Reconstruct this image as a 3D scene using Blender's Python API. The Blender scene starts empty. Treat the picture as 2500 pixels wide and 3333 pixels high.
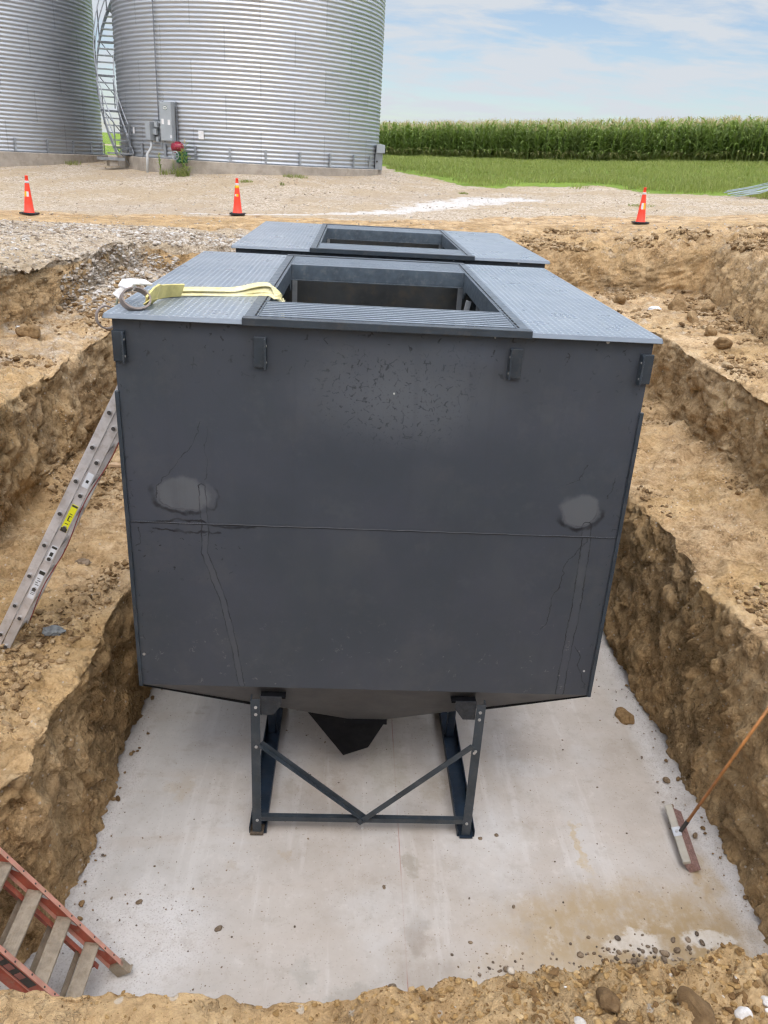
import bpy, math, random
import numpy as np
from mathutils import Vector, Matrix
R_ = math.radians
random.seed(7); RNG = np.random.default_rng(11)
scn = bpy.context.scene
COL = scn.collection

# ------------------------------------------------------------------ camera
def cam_axes(yaw, p, r):
    f = Vector((math.sin(yaw)*math.cos(p), math.cos(yaw)*math.cos(p), -math.sin(p)))
    right = Vector((math.cos(yaw), -math.sin(yaw), 0)); up = right.cross(f)
    return right*math.cos(r)+up*math.sin(r), up*math.cos(r)-right*math.sin(r), f
a_, b_, f_ = cam_axes(0.05268, 0.41297, 0.05682)
cd = bpy.data.cameras.new('camera'); cam = bpy.data.objects.new('camera', cd); COL.objects.link(cam)
cd.sensor_fit = 'HORIZONTAL'; cd.sensor_width = 36.0; cd.lens = 36.0*2624.4/2500.0
cd.clip_start = 0.05; cd.clip_end = 6000
m = Matrix((( a_.x, b_.x, -f_.x, 1.5953), (a_.y, b_.y, -f_.y, -5.3038), (a_.z, b_.z, -f_.z, 1.0021), (0,0,0,1)))
cam.matrix_world = m
scn.camera = cam

# ------------------------------------------------------------------ world, sun, exposure
SUN_EL, SUN_AZ = R_(60), R_(176)          # azimuth from +y clockwise: behind the camera, to the right
w = bpy.data.worlds.new('World'); scn.world = w; w.use_nodes = True
nt = w.node_tree; nt.nodes.clear()
def wn(t, **k):
    n = nt.nodes.new(t)
    for a, v in k.items(): setattr(n, a, v)
    return n
out = wn('ShaderNodeOutputWorld'); bg = wn('ShaderNodeBackground')
sky = wn('ShaderNodeTexSky', sky_type='NISHITA', sun_disc=False, sun_elevation=SUN_EL, sun_rotation=SUN_AZ, air_density=1.0, dust_density=0.7, ozone_density=1.0)
tc = wn('ShaderNodeTexCoord'); sep = wn('ShaderNodeSeparateXYZ'); nt.links.new(tc.outputs['Generated'], sep.inputs[0])
# project the direction on a flat cloud deck
zc = wn('ShaderNodeMath', operation='MAXIMUM'); zc.inputs[1].default_value = 0.0; nt.links.new(sep.outputs[2], zc.inputs[0])
za = wn('ShaderNodeMath', operation='ADD'); za.inputs[1].default_value = 0.22; nt.links.new(zc.outputs[0], za.inputs[0])
dv = wn('ShaderNodeVectorMath', operation='DIVIDE'); cmb = wn('ShaderNodeCombineXYZ')
for i in range(3): nt.links.new(za.outputs[0], cmb.inputs[i])
nt.links.new(tc.outputs['Generated'], dv.inputs[0]); nt.links.new(cmb.outputs[0], dv.inputs[1])
mp = wn('ShaderNodeMapping'); mp.inputs['Scale'].default_value = (1.5, 2.6, 2.4); mp.inputs['Location'].default_value = (0.35, 0.9, 0.0); nt.links.new(dv.outputs[0], mp.inputs[0])
n1 = wn('ShaderNodeTexNoise'); n1.inputs['Scale'].default_value = 2.0; n1.inputs['Detail'].default_value = 8; n1.inputs['Roughness'].default_value = 0.58; n1.inputs['Distortion'].default_value = 0.25
nt.links.new(mp.outputs[0], n1.inputs['Vector'])
cr = wn('ShaderNodeValToRGB'); cr.color_ramp.elements[0].position = 0.42; cr.color_ramp.elements[1].position = 0.60
cr.color_ramp.elements[0].color = (0.12,0.12,0.12,1); cr.color_ramp.elements[1].color = (0.97,0.97,0.97,1)
nt.links.new(n1.outputs['Fac'], cr.inputs[0])
mx = wn('ShaderNodeMix', data_type='RGBA'); mx.inputs[7].default_value = (6.2, 6.6, 7.1, 1)
tint = wn('ShaderNodeMix', data_type='RGBA', blend_type='MULTIPLY'); tint.inputs[0].default_value = 1; tint.inputs[7].default_value = (1.10, 1.12, 1.18, 1)
nt.links.new(sky.outputs[0], tint.inputs[6]); nt.links.new(cr.outputs[0], mx.inputs[0]); nt.links.new(tint.outputs[2], mx.inputs[6])
# overhead gain added above the view to light the pit; low sky unchanged
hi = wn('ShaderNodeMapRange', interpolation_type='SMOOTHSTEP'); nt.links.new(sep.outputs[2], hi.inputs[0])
for i, q in enumerate((0.20, 0.70, 0.0, 1.0)): hi.inputs[i+1].default_value = q     # cloud deck brightened toward the zenith
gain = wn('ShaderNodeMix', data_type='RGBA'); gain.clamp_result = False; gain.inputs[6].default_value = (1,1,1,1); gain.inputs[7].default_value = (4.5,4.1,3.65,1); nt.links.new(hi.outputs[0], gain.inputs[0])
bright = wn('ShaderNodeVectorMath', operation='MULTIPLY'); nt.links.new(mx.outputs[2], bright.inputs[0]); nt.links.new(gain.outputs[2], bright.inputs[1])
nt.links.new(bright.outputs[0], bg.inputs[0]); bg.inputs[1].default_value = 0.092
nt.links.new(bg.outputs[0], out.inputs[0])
sd = bpy.data.lights.new('sun', 'SUN'); sd.energy = 0.75; sd.angle = R_(20); sd.color = (1.0, 0.95, 0.88)
sun = bpy.data.objects.new('sun', sd); COL.objects.link(sun)
sdir = Vector((math.sin(SUN_AZ)*math.cos(SUN_EL), math.cos(SUN_AZ)*math.cos(SUN_EL), math.sin(SUN_EL)))
sun.rotation_euler = sdir.to_track_quat('Z', 'Y').to_euler(); sun.location = (0, -20, 40)
vs = scn.view_settings; vs.view_transform = 'Standard'; vs.look = 'None'; vs.gamma = 1; vs.exposure = 0.27
scn.cycles.max_bounces = 5; scn.cycles.diffuse_bounces = 3; scn.cycles.glossy_bounces = 3; scn.cycles.transmission_bounces = 2
scn.cycles.use_denoising = True; scn.cycles.pixel_filter_type = 'BLACKMAN_HARRIS'; scn.cycles.filter_width = 1.35; scn.cycles.sample_clamp_indirect = 4
scn.cycles.use_adaptive_sampling = True; scn.cycles.adaptive_threshold = 0.045; scn.cycles.adaptive_min_samples = 12

# ------------------------------------------------------------------ numpy noise
_perm = RNG.permutation(256); _perm = np.concatenate([_perm, _perm, _perm])
_g = RNG.normal(size=(256,3)); _g /= np.linalg.norm(_g, axis=1)[:,None]
def perlin(P):
    P = np.asarray(P, dtype=np.float64); i = np.floor(P).astype(np.int64); f = P-i; i &= 255
    u = f*f*f*(f*(f*6-15)+10); res = 0
    for dx in (0,1):
        wx = u[:,0] if dx else 1-u[:,0]
        for dy in (0,1):
            wy = u[:,1] if dy else 1-u[:,1]
            for dz in (0,1):
                wz = u[:,2] if dz else 1-u[:,2]
                h = _perm[_perm[_perm[(i[:,0]+dx)&255]+((i[:,1]+dy)&255)]+((i[:,2]+dz)&255)]
                g = _g[h]
                res = res + wx*wy*wz*(g[:,0]*(f[:,0]-dx)+g[:,1]*(f[:,1]-dy)+g[:,2]*(f[:,2]-dz))
    return res
def fbm(P, o=4, g=.5):
    r = 0; a = 1.0; P = np.array(P, float)
    for k in range(o): r = r+a*perlin(P+17.3*k); P = P*2.03; a *= g
    return r
def billow(P, o=3):
    r = 0; a = 1.0; P = np.array(P, float)
    for k in range(o): r = r+a*(np.abs(perlin(P+9.1*k))*2-.55); P = P*2.07; a *= .5
    return r
def worley(P, seed=0):
    # nearest cell: (F2-F1, offset of the point from the cell's seed, per-cell random 3-vector)
    P = np.asarray(P, float); i0 = np.floor(P).astype(np.int64); n = len(P); f1 = np.full(n, 9.); f2 = np.full(n, 9.); off = np.zeros((n,3)); rid = np.zeros(n, np.int64)
    rt = np.random.default_rng(100+seed).random((256,3))
    for dx in (-1,0,1):
        for dy in (-1,0,1):
            for dz in (-1,0,1):
                c = i0+np.array([dx,dy,dz]); h = _perm[_perm[_perm[c[:,0]&255]+(c[:,1]&255)]+(c[:,2]&255)]; d = P-(c+rt[h]); q = (d*d).sum(1)
                b = q < f1; f2 = np.where(b, f1, np.minimum(f2, q)); f1 = np.where(b, q, f1); off[b] = d[b]; rid[b] = h[b]
    return np.sqrt(f2)-np.sqrt(f1), off, rt[(rid*7+3)&255]*2-1
def sst(a, b, x):
    t = np.clip((x-a)/(b-a), 0, 1); return t*t*(3-2*t)

# ------------------------------------------------------------------ object helpers
def tag(o, label=None, cat=None, group=None, kind=None):
    if label: o['label'] = label
    if cat: o['category'] = cat
    if group: o['group'] = group
    if kind: o['kind'] = kind
    return o
def empty(name, loc, rz=0):
    o = bpy.data.objects.new(name, None); COL.objects.link(o); o.location = loc; o.rotation_euler = (0,0,rz); o.empty_display_size = .2
    return o
ORG = {}
def origin(o): return ORG.get(o.name, Vector((0,0,0)))
class MB:
    def __init__(s): s.v = []; s.f = []
    def add(s, V, F):
        n = len(s.v); s.v += [tuple(p) for p in V]; s.f += [tuple(i+n for i in q) for q in F]; return s
    def box(s, x0, x1, y0, y1, z0, z1):
        V = [(x,y,z) for z in (z0,z1) for y in (y0,y1) for x in (x0,x1)]
        return s.add(V, [(0,2,3,1),(4,5,7,6),(0,1,5,4),(2,6,7,3),(0,4,6,2),(1,3,7,5)])
    def obox(s, c, ax, ay, az, hx, hy, hz):      # oriented box: centre, axes, half sizes
        c, ax, ay, az = (Vector(q) for q in (c,ax,ay,az)); V = [c+ax*i*hx+ay*j*hy+az*k*hz for k in (-1,1) for j in (-1,1) for i in (-1,1)]
        return s.add(V, [(0,2,3,1),(4,5,7,6),(0,1,5,4),(2,6,7,3),(0,4,6,2),(1,3,7,5)])
    def ext(s, prof, p0, p1, xa):                 # extrude a closed 2-D profile from p0 to p1
        p0, p1, xa = Vector(p0), Vector(p1), Vector(xa); d = (p1-p0).normalized(); xa = (xa-d*xa.dot(d)).normalized(); ya = d.cross(xa)
        n = len(prof); V = [p+xa*x+ya*y for p in (p0,p1) for x,y in prof]
        F = [(i,(i+1)%n,(i+1)%n+n,i+n) for i in range(n)]; F += [tuple(range(n))[::-1], tuple(range(n,2*n))]
        return s.add(V, F)
    def beam(s, p0, p1, w, h, xa=(0,0,1)):
        return s.ext([(-h/2,-w/2),(h/2,-w/2),(h/2,w/2),(-h/2,w/2)], p0, p1, xa)
    def tube(s, pts, r, n=8, closed=False):
        pts = [Vector(p) for p in pts]; m_ = len(pts); rs = r if isinstance(r,(list,tuple)) else [r]*m_
        V = []; prev = None
        for i, p in enumerate(pts):
            if closed: t = (pts[(i+1)%m_]-pts[i-1])
            else: t = pts[min(i+1,m_-1)]-pts[max(i-1,0)]
            t.normalize()
            if prev is None:
                prev = t.orthogonal().normalized()
            prev = (prev-t*prev.dot(t)).normalized(); b = t.cross(prev)
            V += [p+(prev*math.cos(2*math.pi*k/n)+b*math.sin(2*math.pi*k/n))*rs[i] for k in range(n)]
        F = []
        for i in range(m_ if closed else m_-1):
            j = (i+1)%m_
            F += [(i*n+k, i*n+(k+1)%n, j*n+(k+1)%n, j*n+k) for k in range(n)]
        if not closed: F += [tuple(range(n))[::-1], tuple(range((m_-1)*n, m_*n))]
        return s.add(V, F)
    def ribbon(s, pts, wdirs, w, t):              # strap of width w, thickness t
        pts = [Vector(p) for p in pts]; m_ = len(pts); V = []
        for i, p in enumerate(pts):
            d = (pts[min(i+1,m_-1)]-pts[max(i-1,0)]).normalized(); wd = Vector(wdirs[i] if isinstance(wdirs, list) else wdirs); wd = (wd-d*wd.dot(d)).normalized(); nn = d.cross(wd)
            V += [p+wd*w/2+nn*t/2, p-wd*w/2+nn*t/2, p-wd*w/2-nn*t/2, p+wd*w/2-nn*t/2]
        F = [(0,1,2,3)[::-1], tuple(4*(m_-1)+k for k in range(4))]
        for i in range(m_-1): F += [(4*i+k, 4*i+(k+1)%4, 4*i+4+(k+1)%4, 4*i+4+k) for k in range(4)]
        return s.add(V, F)
    def lathe(s, prof, c, n=32):
        c = Vector(c); V = []; m_ = len(prof)
        for r, z in prof: V += [c+Vector((r*math.cos(2*math.pi*k/n), r*math.sin(2*math.pi*k/n), z)) for k in range(n)]
        F = [(i*n+k, i*n+(k+1)%n, (i+1)*n+(k+1)%n, (i+1)*n+k) for i in range(m_-1) for k in range(n)]
        F += [tuple(range(n))[::-1], tuple(range((m_-1)*n, m_*n))]
        return s.add(V, F)
    def disc(s, c, nrm, r, t, n=12):
        c, nrm = Vector(c), Vector(nrm).normalized(); return s.tube([c, c+nrm*t], r, n)
    def build(s, name, mat, parent=None, loc=None, bevel=0, smooth=False, seg=2):
        o0 = origin(parent) if parent else Vector(loc or (0,0,0))
        me = bpy.data.meshes.new(name); me.from_pydata([Vector(v)-o0 for v in s.v], [], s.f); me.update()
        import bmesh
        b = bmesh.new(); b.from_mesh(me); bmesh.ops.recalc_face_normals(b, faces=b.faces); b.to_mesh(me); b.free()
        o = bpy.data.objects.new(name, me); COL.objects.link(o)
        if parent: o.parent = parent
        else: o.location = o0
        ORG[o.name] = o0
        me.materials.append(mat)
        if smooth:
            for p in me.polygons: p.use_smooth = True
        if bevel:
            bv = o.modifiers.new('bevel', 'BEVEL'); bv.width = bevel; bv.segments = seg; bv.limit_method = 'ANGLE'; bv.angle_limit = R_(40)
        return o
def thing(name, loc, label, cat, group=None):
    o = empty(name, loc); ORG[o.name] = Vector(loc); tag(o, label, cat, group); return o
def copy_tree(o, parent=None):
    c = o.copy(); COL.objects.link(c); ORG[c.name] = origin(o)
    if parent: c.parent = parent
    for ch in [x for x in bpy.data.objects if x.parent == o]: copy_tree(ch, c)
    return c
def np_mesh(name, V, F, mat, smooth=True):
    V = np.ascontiguousarray(V, np.float32); F = np.ascontiguousarray(F, np.int32); k = F.shape[1]
    me = bpy.data.meshes.new(name); me.vertices.add(len(V)); me.vertices.foreach_set('co', V.ravel())
    me.loops.add(F.size); me.loops.foreach_set('vertex_index', F.ravel())
    me.polygons.add(len(F)); me.polygons.foreach_set('loop_start', np.arange(len(F), dtype=np.int32)*k)
    me.polygons.foreach_set('loop_total', np.full(len(F), k, np.int32))
    me.polygons.foreach_set('use_smooth', np.full(len(F), smooth)); me.update(calc_edges=True); me.validate()
    o = bpy.data.objects.new(name, me); COL.objects.link(o); me.materials.append(mat); ORG[o.name] = Vector((0,0,0))
    return o
def attr(o, name, A):
    at = o.data.attributes.new(name, 'FLOAT_COLOR', 'POINT'); at.data.foreach_set('color', np.ascontiguousarray(A, np.float32).ravel())

# ------------------------------------------------------------------ material helpers
class NT:
    def __init__(s, name):
        s.m = bpy.data.materials.new(name); s.m.use_nodes = True; s.t = s.m.node_tree; s.t.nodes.clear()
        s.out = s.n('ShaderNodeOutputMaterial'); s.b = s.n('ShaderNodeBsdfPrincipled'); s.t.links.new(s.b.outputs[0], s.out.inputs[0])
        s.tc = s.n('ShaderNodeTexCoord'); s.P = s.tc.outputs['Object']
    def n(s, t, **k):
        n = s.t.nodes.new(t)
        for a, v in k.items(): setattr(n, a, v)
        return n
    def put(s, sock, v):
        if hasattr(v, 'is_linked'): s.t.links.new(v, sock)
        elif v is not None:
            if sock.type == 'RGBA' and isinstance(v, (tuple,list)) and len(v) == 3: v = (*v, 1)
            sock.default_value = v
    def math(s, op, a, b=None, c=None, clamp=False):
        n = s.n('ShaderNodeMath', operation=op, use_clamp=clamp); s.put(n.inputs[0], a); s.put(n.inputs[1], b); s.put(n.inputs[2], c); return n.outputs[0]
    def vec(s, op, a, b=None, scale=None):
        n = s.n('ShaderNodeVectorMath', operation=op); s.put(n.inputs[0], a); s.put(n.inputs[1], b)
        if scale is not None: s.put(n.inputs['Scale'], scale)
        return n.outputs['Value'] if op in ('LENGTH','DOT_PRODUCT','DISTANCE') else n.outputs[0]
    def noise(s, scale, detail=4, rough=.55, vec=None, dist=0, col=False):
        n = s.n('ShaderNodeTexNoise'); s.put(n.inputs['Vector'], vec or s.P); n.inputs['Scale'].default_value = scale; n.inputs['Detail'].default_value = detail
        n.inputs['Roughness'].default_value = rough; n.inputs['Distortion'].default_value = dist; return n.outputs[1 if col else 0]
    def vor(s, scale, feature='F1', vec=None, outn='Distance', rnd=1):
        n = s.n('ShaderNodeTexVoronoi', feature=feature); s.put(n.inputs['Vector'], vec or s.P); n.inputs['Scale'].default_value = scale; n.inputs['Randomness'].default_value = rnd; return n.outputs[outn]
    def mr(s, v, a, b, c=0., d=1., smooth=True):
        n = s.n('ShaderNodeMapRange', interpolation_type='SMOOTHSTEP' if smooth else 'LINEAR'); s.put(n.inputs[0], v)
        for i, q in enumerate((a,b,c,d)): n.inputs[i+1].default_value = q
        return n.outputs[0]
    def mix(s, f, a, b, blend='MIX'):
        n = s.n('ShaderNodeMix', data_type='RGBA', blend_type=blend); s.put(n.inputs[0], f); s.put(n.inputs[6], a); s.put(n.inputs[7], b); return n.outputs[2]
    def ramp(s, f, stops):
        n = s.n('ShaderNodeValToRGB'); e = n.color_ramp.elements
        while len(e) < len(stops): e.new(.5)
        for k, (p, c) in enumerate(stops): e[k].position = p; e[k].color = (*c, 1)
        s.put(n.inputs[0], f); return n.outputs[0]
    def mapv(s, scale, loc=(0,0,0), rot=(0,0,0), vec=None):
        n = s.n('ShaderNodeMapping'); s.put(n.inputs[0], vec or s.P); n.inputs['Scale'].default_value = scale; n.inputs['Location'].default_value = loc; n.inputs['Rotation'].default_value = rot; return n.outputs[0]
    def xyz(s, v=None):
        n = s.n('ShaderNodeSeparateXYZ'); s.put(n.inputs[0], v or s.P); return n.outputs
    def bump(s, h, strength=.4, dist=.01, nrm=None):
        n = s.n('ShaderNodeBump'); n.inputs['Strength'].default_value = strength; n.inputs['Distance'].default_value = dist; s.put(n.inputs['Height'], h); s.put(n.inputs['Normal'], nrm); return n.outputs[0]
    def attr(s, name):
        n = s.n('ShaderNodeAttribute', attribute_name=name); return n
    def seg(s, P, a, b):                          # distance to a segment
        a, b = Vector(a), Vector(b); ba = b-a; pa = s.vec('SUBTRACT', P, tuple(a)); h = s.math('MULTIPLY', s.vec('DOT_PRODUCT', pa, tuple(ba)), 1/ba.dot(ba), clamp=True)
        return s.vec('LENGTH', s.vec('SUBTRACT', pa, s.vec('SCALE', tuple(ba), scale=h)))
    def poly(s, P, pts):
        d = None
        for a, b in zip(pts, pts[1:]):
            q = s.seg(P, a, b); d = q if d is None else s.math('MINIMUM', d, q)
        return d
    def ell(s, P, c, r):                          # 1 on the rim of an ellipse
        return s.vec('LENGTH', s.vec('DIVIDE', s.vec('SUBTRACT', P, c), r))
    def set(s, color=None, rough=None, metal=None, normal=None, spec=None):
        if color is not None: s.put(s.b.inputs['Base Color'], color)
        if rough is not None: s.put(s.b.inputs['Roughness'], rough)
        if metal is not None: s.put(s.b.inputs['Metallic'], metal)
        if normal is not None: s.put(s.b.inputs['Normal'], normal)
        if spec is not None: s.put(s.b.inputs['Specular IOR Level'], spec)
        return s.m
def simple(name, c, rough=.5, metal=0., var=.12, scale=6., bump=.0, bscale=60., dirt=None, dirtamt=.5, spec=None):
    k = NT(name); n = k.noise(scale, 6, .6)
    lo = tuple(q*(1-var) for q in c); hi = tuple(min(1,q*(1+var)) for q in c)
    col = k.mix(k.mr(n,.3,.7), lo, hi)
    if dirt: col = k.mix(k.math('MULTIPLY', k.mr(k.noise(scale*2.3,7,.7),.48,.68), dirtamt), col, dirt)
    rr = k.mr(k.noise(scale*3,4), .3,.7, rough*.85, min(1,rough*1.15))
    nrm = k.bump(k.noise(bscale,5,.6), bump, .004) if bump else None
    return k.set(col, rr, metal, nrm, spec)
# ------------------------------------------------------------------ materials of the setting
def m_ground():
    k = NT('earth'); z = k.attr('zone'); s3 = k.n('ShaderNodeSeparateColor'); k.put(s3.inputs[0], z.outputs['Color'])
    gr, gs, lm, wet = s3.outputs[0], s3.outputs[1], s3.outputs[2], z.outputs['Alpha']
    big = k.noise(.55, 5, .6); mid = k.noise(3.2, 7, .62); fine = k.noise(34, 5, .65)
    f = k.math('ADD', k.math('MULTIPLY', mid, .62), k.math('MULTIPLY', fine, .38))
    dry = k.ramp(f, [(.36,(.21,.132,.065)),(.46,(.43,.292,.155)),(.54,(.56,.402,.232)),(.66,(.69,.545,.36))])
    dry = k.mix(k.mr(big,.42,.62), dry, (.50,.33,.13), 'MIX') if False else k.mix(k.math('MULTIPLY', k.mr(big,.45,.65), .45), dry, (.49,.315,.115))
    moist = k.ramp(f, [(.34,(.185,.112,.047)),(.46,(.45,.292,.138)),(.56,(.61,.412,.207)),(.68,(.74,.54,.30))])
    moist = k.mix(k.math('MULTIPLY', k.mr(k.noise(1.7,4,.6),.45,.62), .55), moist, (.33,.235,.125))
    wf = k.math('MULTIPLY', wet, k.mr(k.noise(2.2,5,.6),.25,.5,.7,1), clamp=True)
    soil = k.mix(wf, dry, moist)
    soil = k.mix(k.math('MULTIPLY', k.mr(k.noise(1.15,7,.68),.46,.62), .5), soil, moist)
    # thin drying cracks in the clay
    wv = k.vec('ADD', k.P, k.vec('SCALE', k.noise(5,5,.65,col=True), scale=.32))
    ce = k.vor(4.5, 'DISTANCE_TO_EDGE', wv); ce2 = k.vor(13.0, 'DISTANCE_TO_EDGE', wv)
    crk = k.math('MULTIPLY', k.math('MULTIPLY', k.mr(ce, .002, .022, 1, 0), k.mr(k.noise(1.7,3,.6),.50,.58), clamp=True), k.math('ADD', k.math('MULTIPLY', wet, .75), .18))
    crk = k.math('MAXIMUM', crk, k.math('MULTIPLY', k.mr(ce2, .01, .06, .6, 0), k.math('MULTIPLY', wet, k.mr(k.noise(2.6,2),.5,.6))))
    soil = k.mix(k.math('MULTIPLY', crk, .5), soil, (.07,.042,.02))
    cl = k.vor(30, 'F1', None, 'Color'); cs = k.n('ShaderNodeSeparateColor'); k.put(cs.inputs[0], cl); cd_ = k.vor(30); cmask = k.mr(k.noise(1.9,4,.6),.46,.60)
    soil = k.mix(k.math('MULTIPLY', cmask, .55), soil, k.mix(cs.outputs[0], (.72,.70,.68), (1.18,1.16,1.12)), 'MULTIPLY')
    soil = k.mix(k.math('MULTIPLY', k.mr(k.noise(95,3,.7),.56,.66), .2), soil, (.16,.095,.042))
    soil = k.mix(k.math('MULTIPLY', k.mr(k.noise(13,6,.75),.54,.66), .6), soil, (.19,.115,.048))
    soil = k.mix(k.math('MULTIPLY', k.mr(k.noise(6,6,.75),.56,.70), .35), soil, (.66,.53,.34))
    pale = k.vor(26, 'F1', None, 'Color'); ps = k.n('ShaderNodeSeparateColor'); k.put(ps.inputs[0], pale)
    soil = k.mix(k.math('MULTIPLY', k.math('GREATER_THAN', ps.outputs[0], .90), k.mr(k.vor(26), .22, .32, .75, 0)), soil, (.58,.50,.40))
    # gravel
    c1 = k.vor(16, 'F1', None, 'Color'); g1 = k.n('ShaderNodeSeparateColor'); k.put(g1.inputs[0], c1); e1 = k.vor(16, 'DISTANCE_TO_EDGE')
    c2 = k.vor(45, 'F1', None, 'Color'); g2 = k.n('ShaderNodeSeparateColor'); k.put(g2.inputs[0], c2)
    gcol = k.ramp(k.math('ADD', k.math('MULTIPLY', g1.outputs[0], .5), k.math('MULTIPLY', g2.outputs[1], .5)), [(.12,(.27,.205,.135)),(.4,(.46,.37,.265)),(.65,(.57,.48,.365)),(.9,(.70,.62,.52))])
    gcol = k.mix(k.mr(e1, .0, .05, .35, 0), gcol, (.25,.19,.12))
    gcol = k.mix(k.math('MULTIPLY', k.mr(k.noise(.5,6,.65),.42,.60), .7), gcol, (.43,.325,.20))
    gcol = k.mix(k.math('MULTIPLY', k.mr(k.noise(.22,4,.6,k.mapv((.5,1.6,1))),.5,.66), .35), gcol, (.40,.33,.26))
    gn = k.math('ADD', gr, k.math('MULTIPLY', k.math('SUBTRACT', k.noise(2.6,6,.7), .5), 1.0))
    col = k.mix(k.mr(gn, .38, .62), soil, gcol)
    ln = k.math('ADD', lm, k.math('MULTIPLY', k.math('SUBTRACT', k.noise(1.9,8,.75), .5), 2.0))
    col = k.mix(k.math('MULTIPLY', k.mr(ln, .50, .80), .6), col, (.74,.74,.73))
    gcl = k.ramp(k.math('ADD', k.math('MULTIPLY', k.noise(1.1,5,.6), .6), k.math('MULTIPLY', k.noise(14,4,.7), .4)), [(.3,(.10,.17,.022)),(.5,(.19,.28,.035)),(.7,(.27,.36,.06))])
    gg = k.math('ADD', gs, k.math('MULTIPLY', k.math('SUBTRACT', k.noise(1.1,9,.8), .5), 2.4))
    col = k.mix(k.mr(gg, .40, .56), col, gcl)
    h = k.math('ADD', k.math('MULTIPLY', k.noise(10,8,.72), .055), k.math('ADD', k.math('MULTIPLY', k.math('MULTIPLY', k.mr(cd_, 0, .5, 1, 0), cmask), .018), k.math('MULTIPLY', k.noise(7,6,.7,k.mapv((1.8,1.8,.30),(0,0,0),(.25,.2,0))), k.math('MULTIPLY', wet, .09))))
    h = k.math('SUBTRACT', h, k.math('MULTIPLY', crk, .02))
    h = k.math('ADD', h, k.math('MULTIPLY', k.mr(e1, 0, .22), k.math('MULTIPLY', gr, .012)))
    n = k.n('ShaderNodeBump'); n.inputs['Strength'].default_value = .9; n.inputs['Distance'].default_value = 1.0; k.put(n.inputs['Height'], h)
    return k.set(col, .93, 0, n.outputs[0], .25)
def m_slab():
    k = NT('concrete'); P = k.P
    nz = k.noise(2.2, 6, .65, col=True); P2 = k.vec('MULTIPLY', P, (1,1,0)); Pd = k.vec('ADD', P2, k.vec('MULTIPLY', k.vec('SUBTRACT', nz, (.5,.5,.5)), (.55,.55,0)))
    nf = k.noise(9, 6, .7, col=True); Pf = k.vec('ADD', Pd, k.vec('MULTIPLY', k.vec('SUBTRACT', nf, (.5,.5,.5)), (.22,.22,0)))
    x = k.xyz()
    base = k.ramp(k.noise(1.1, 8, .62), [(.3,(.375,.33,.28)),(.5,(.45,.405,.355)),(.7,(.51,.468,.42))])
    # blue grey trowelled side at the left, sandy at the right
    cool = k.mr(k.math('ADD', x[0], k.math('MULTIPLY', k.noise(.8,5,.6), 1.4)), .6, 2.2, 1, 0)
    base = k.mix(k.math('MULTIPLY', cool, .55), base, (.50,.505,.495))
    base = k.mix(k.math('MULTIPLY', k.mr(k.noise(.9,6,.6,k.mapv((1,.45,1))),.47,.62), .5), base, (.53,.52,.50))
    st = k.noise(1.6, 5, .6, k.mapv((.35,2.2,1)))
    base = k.mix(k.math('MULTIPLY', k.mr(st,.5,.62), .35), base, (.46,.405,.35))
    sx = k.noise(3.0, 4, .6, k.mapv((2.4,.22,1)))
    base = k.mix(k.math('MULTIPLY', k.mr(sx,.53,.66), .28), base, (.62,.60,.57))
    grit = k.mr(k.math('ADD', k.math('MULTIPLY', k.noise(7,9,.78), .6), k.math('MULTIPLY', k.noise(16,4,.7,k.mapv((1,.35,1))), .4)), .36,.56,.5,1)
    def stain(c, r, colr, amt, soft=.45, pp=Pf):
        nonlocal base
        base = k.mix(k.math('MULTIPLY', k.math('MULTIPLY', k.mr(k.ell(pp, (*c,0), (*r,1)), 1-soft, 1+soft*.5, 1, 0), grit), amt), base, colr)
    stain((4.0,-.95),(1.15,.5),(.37,.28,.165),.95); stain((4.4,-1.2),(.95,.45),(.33,.24,.13),.95); stain((4.72,-.42),(.16,.2),(.38,.28,.15),.9)
    stain((3.2,-1.3),(.7,.22),(.42,.33,.22),.6); stain((3.95,-1.05),(.28,.13),(.60,.56,.50),.8,.3); stain((4.55,-1.0),(.2,.12),(.60,.57,.52),.8,.3)
    stain((2.25,-.98),(.13,.2),(.26,.22,.175),.65); stain((2.3,-1.35),(.3,.2),(.33,.285,.235),.6); stain((2.32,-.32),(.1,.12),(.30,.27,.215),.65); stain((2.55,.62),(.12,.25),(.36,.31,.24),.6)
    stain((1.75,-1.42),(.14,.1),(.32,.30,.26),.6); stain((1.45,-1.3),(.12,.12),(.33,.31,.27),.55); stain((1.15,-.22),(.07,.08),(.40,.33,.24),.6); stain((1.2,.6),(.08,.12),(.36,.30,.235),.6)
    stain((2.1,.9),(.18,.5),(.38,.345,.28),.55); stain((.15,.55),(.1,.2),(.42,.35,.26),.5); stain((3.75,-.05),(.05,.32),(.46,.36,.22),.75); stain((3.3,.1),(.08,.14),(.42,.37,.31),.5); stain((.75,-.35),(.06,.07),(.40,.34,.27),.5)
    for (c, r) in (((1.0,1.0),(.35,.5)),((2.9,-.1),(.4,.6)),((2.0,-.8),(.5,.3)),((3.5,.9),(.3,.12))): stain(c, r, (.60,.60,.59), .28)
    # broken, pale rough rim and its grit
    rim = k.math('MAXIMUM', k.mr(k.math('ADD', x[0], k.math('MULTIPLY', k.noise(1.3,5,.6), .7)), 4.98, 5.22, 0, 1), k.mr(k.math('ADD', x[0], k.math('MULTIPLY', k.noise(1.3,5,.6), .6)), .14, -.08, 0, 1))
    rim = k.math('MAXIMUM', rim, k.mr(k.ell(Pd, (-.1,-1.1,0), (.9,.6,1)), .6, 1.15, .8, 0)); rim = k.math('MULTIPLY', rim, k.mr(k.noise(3.5,6,.7),.3,.55,.45,1))
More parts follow.
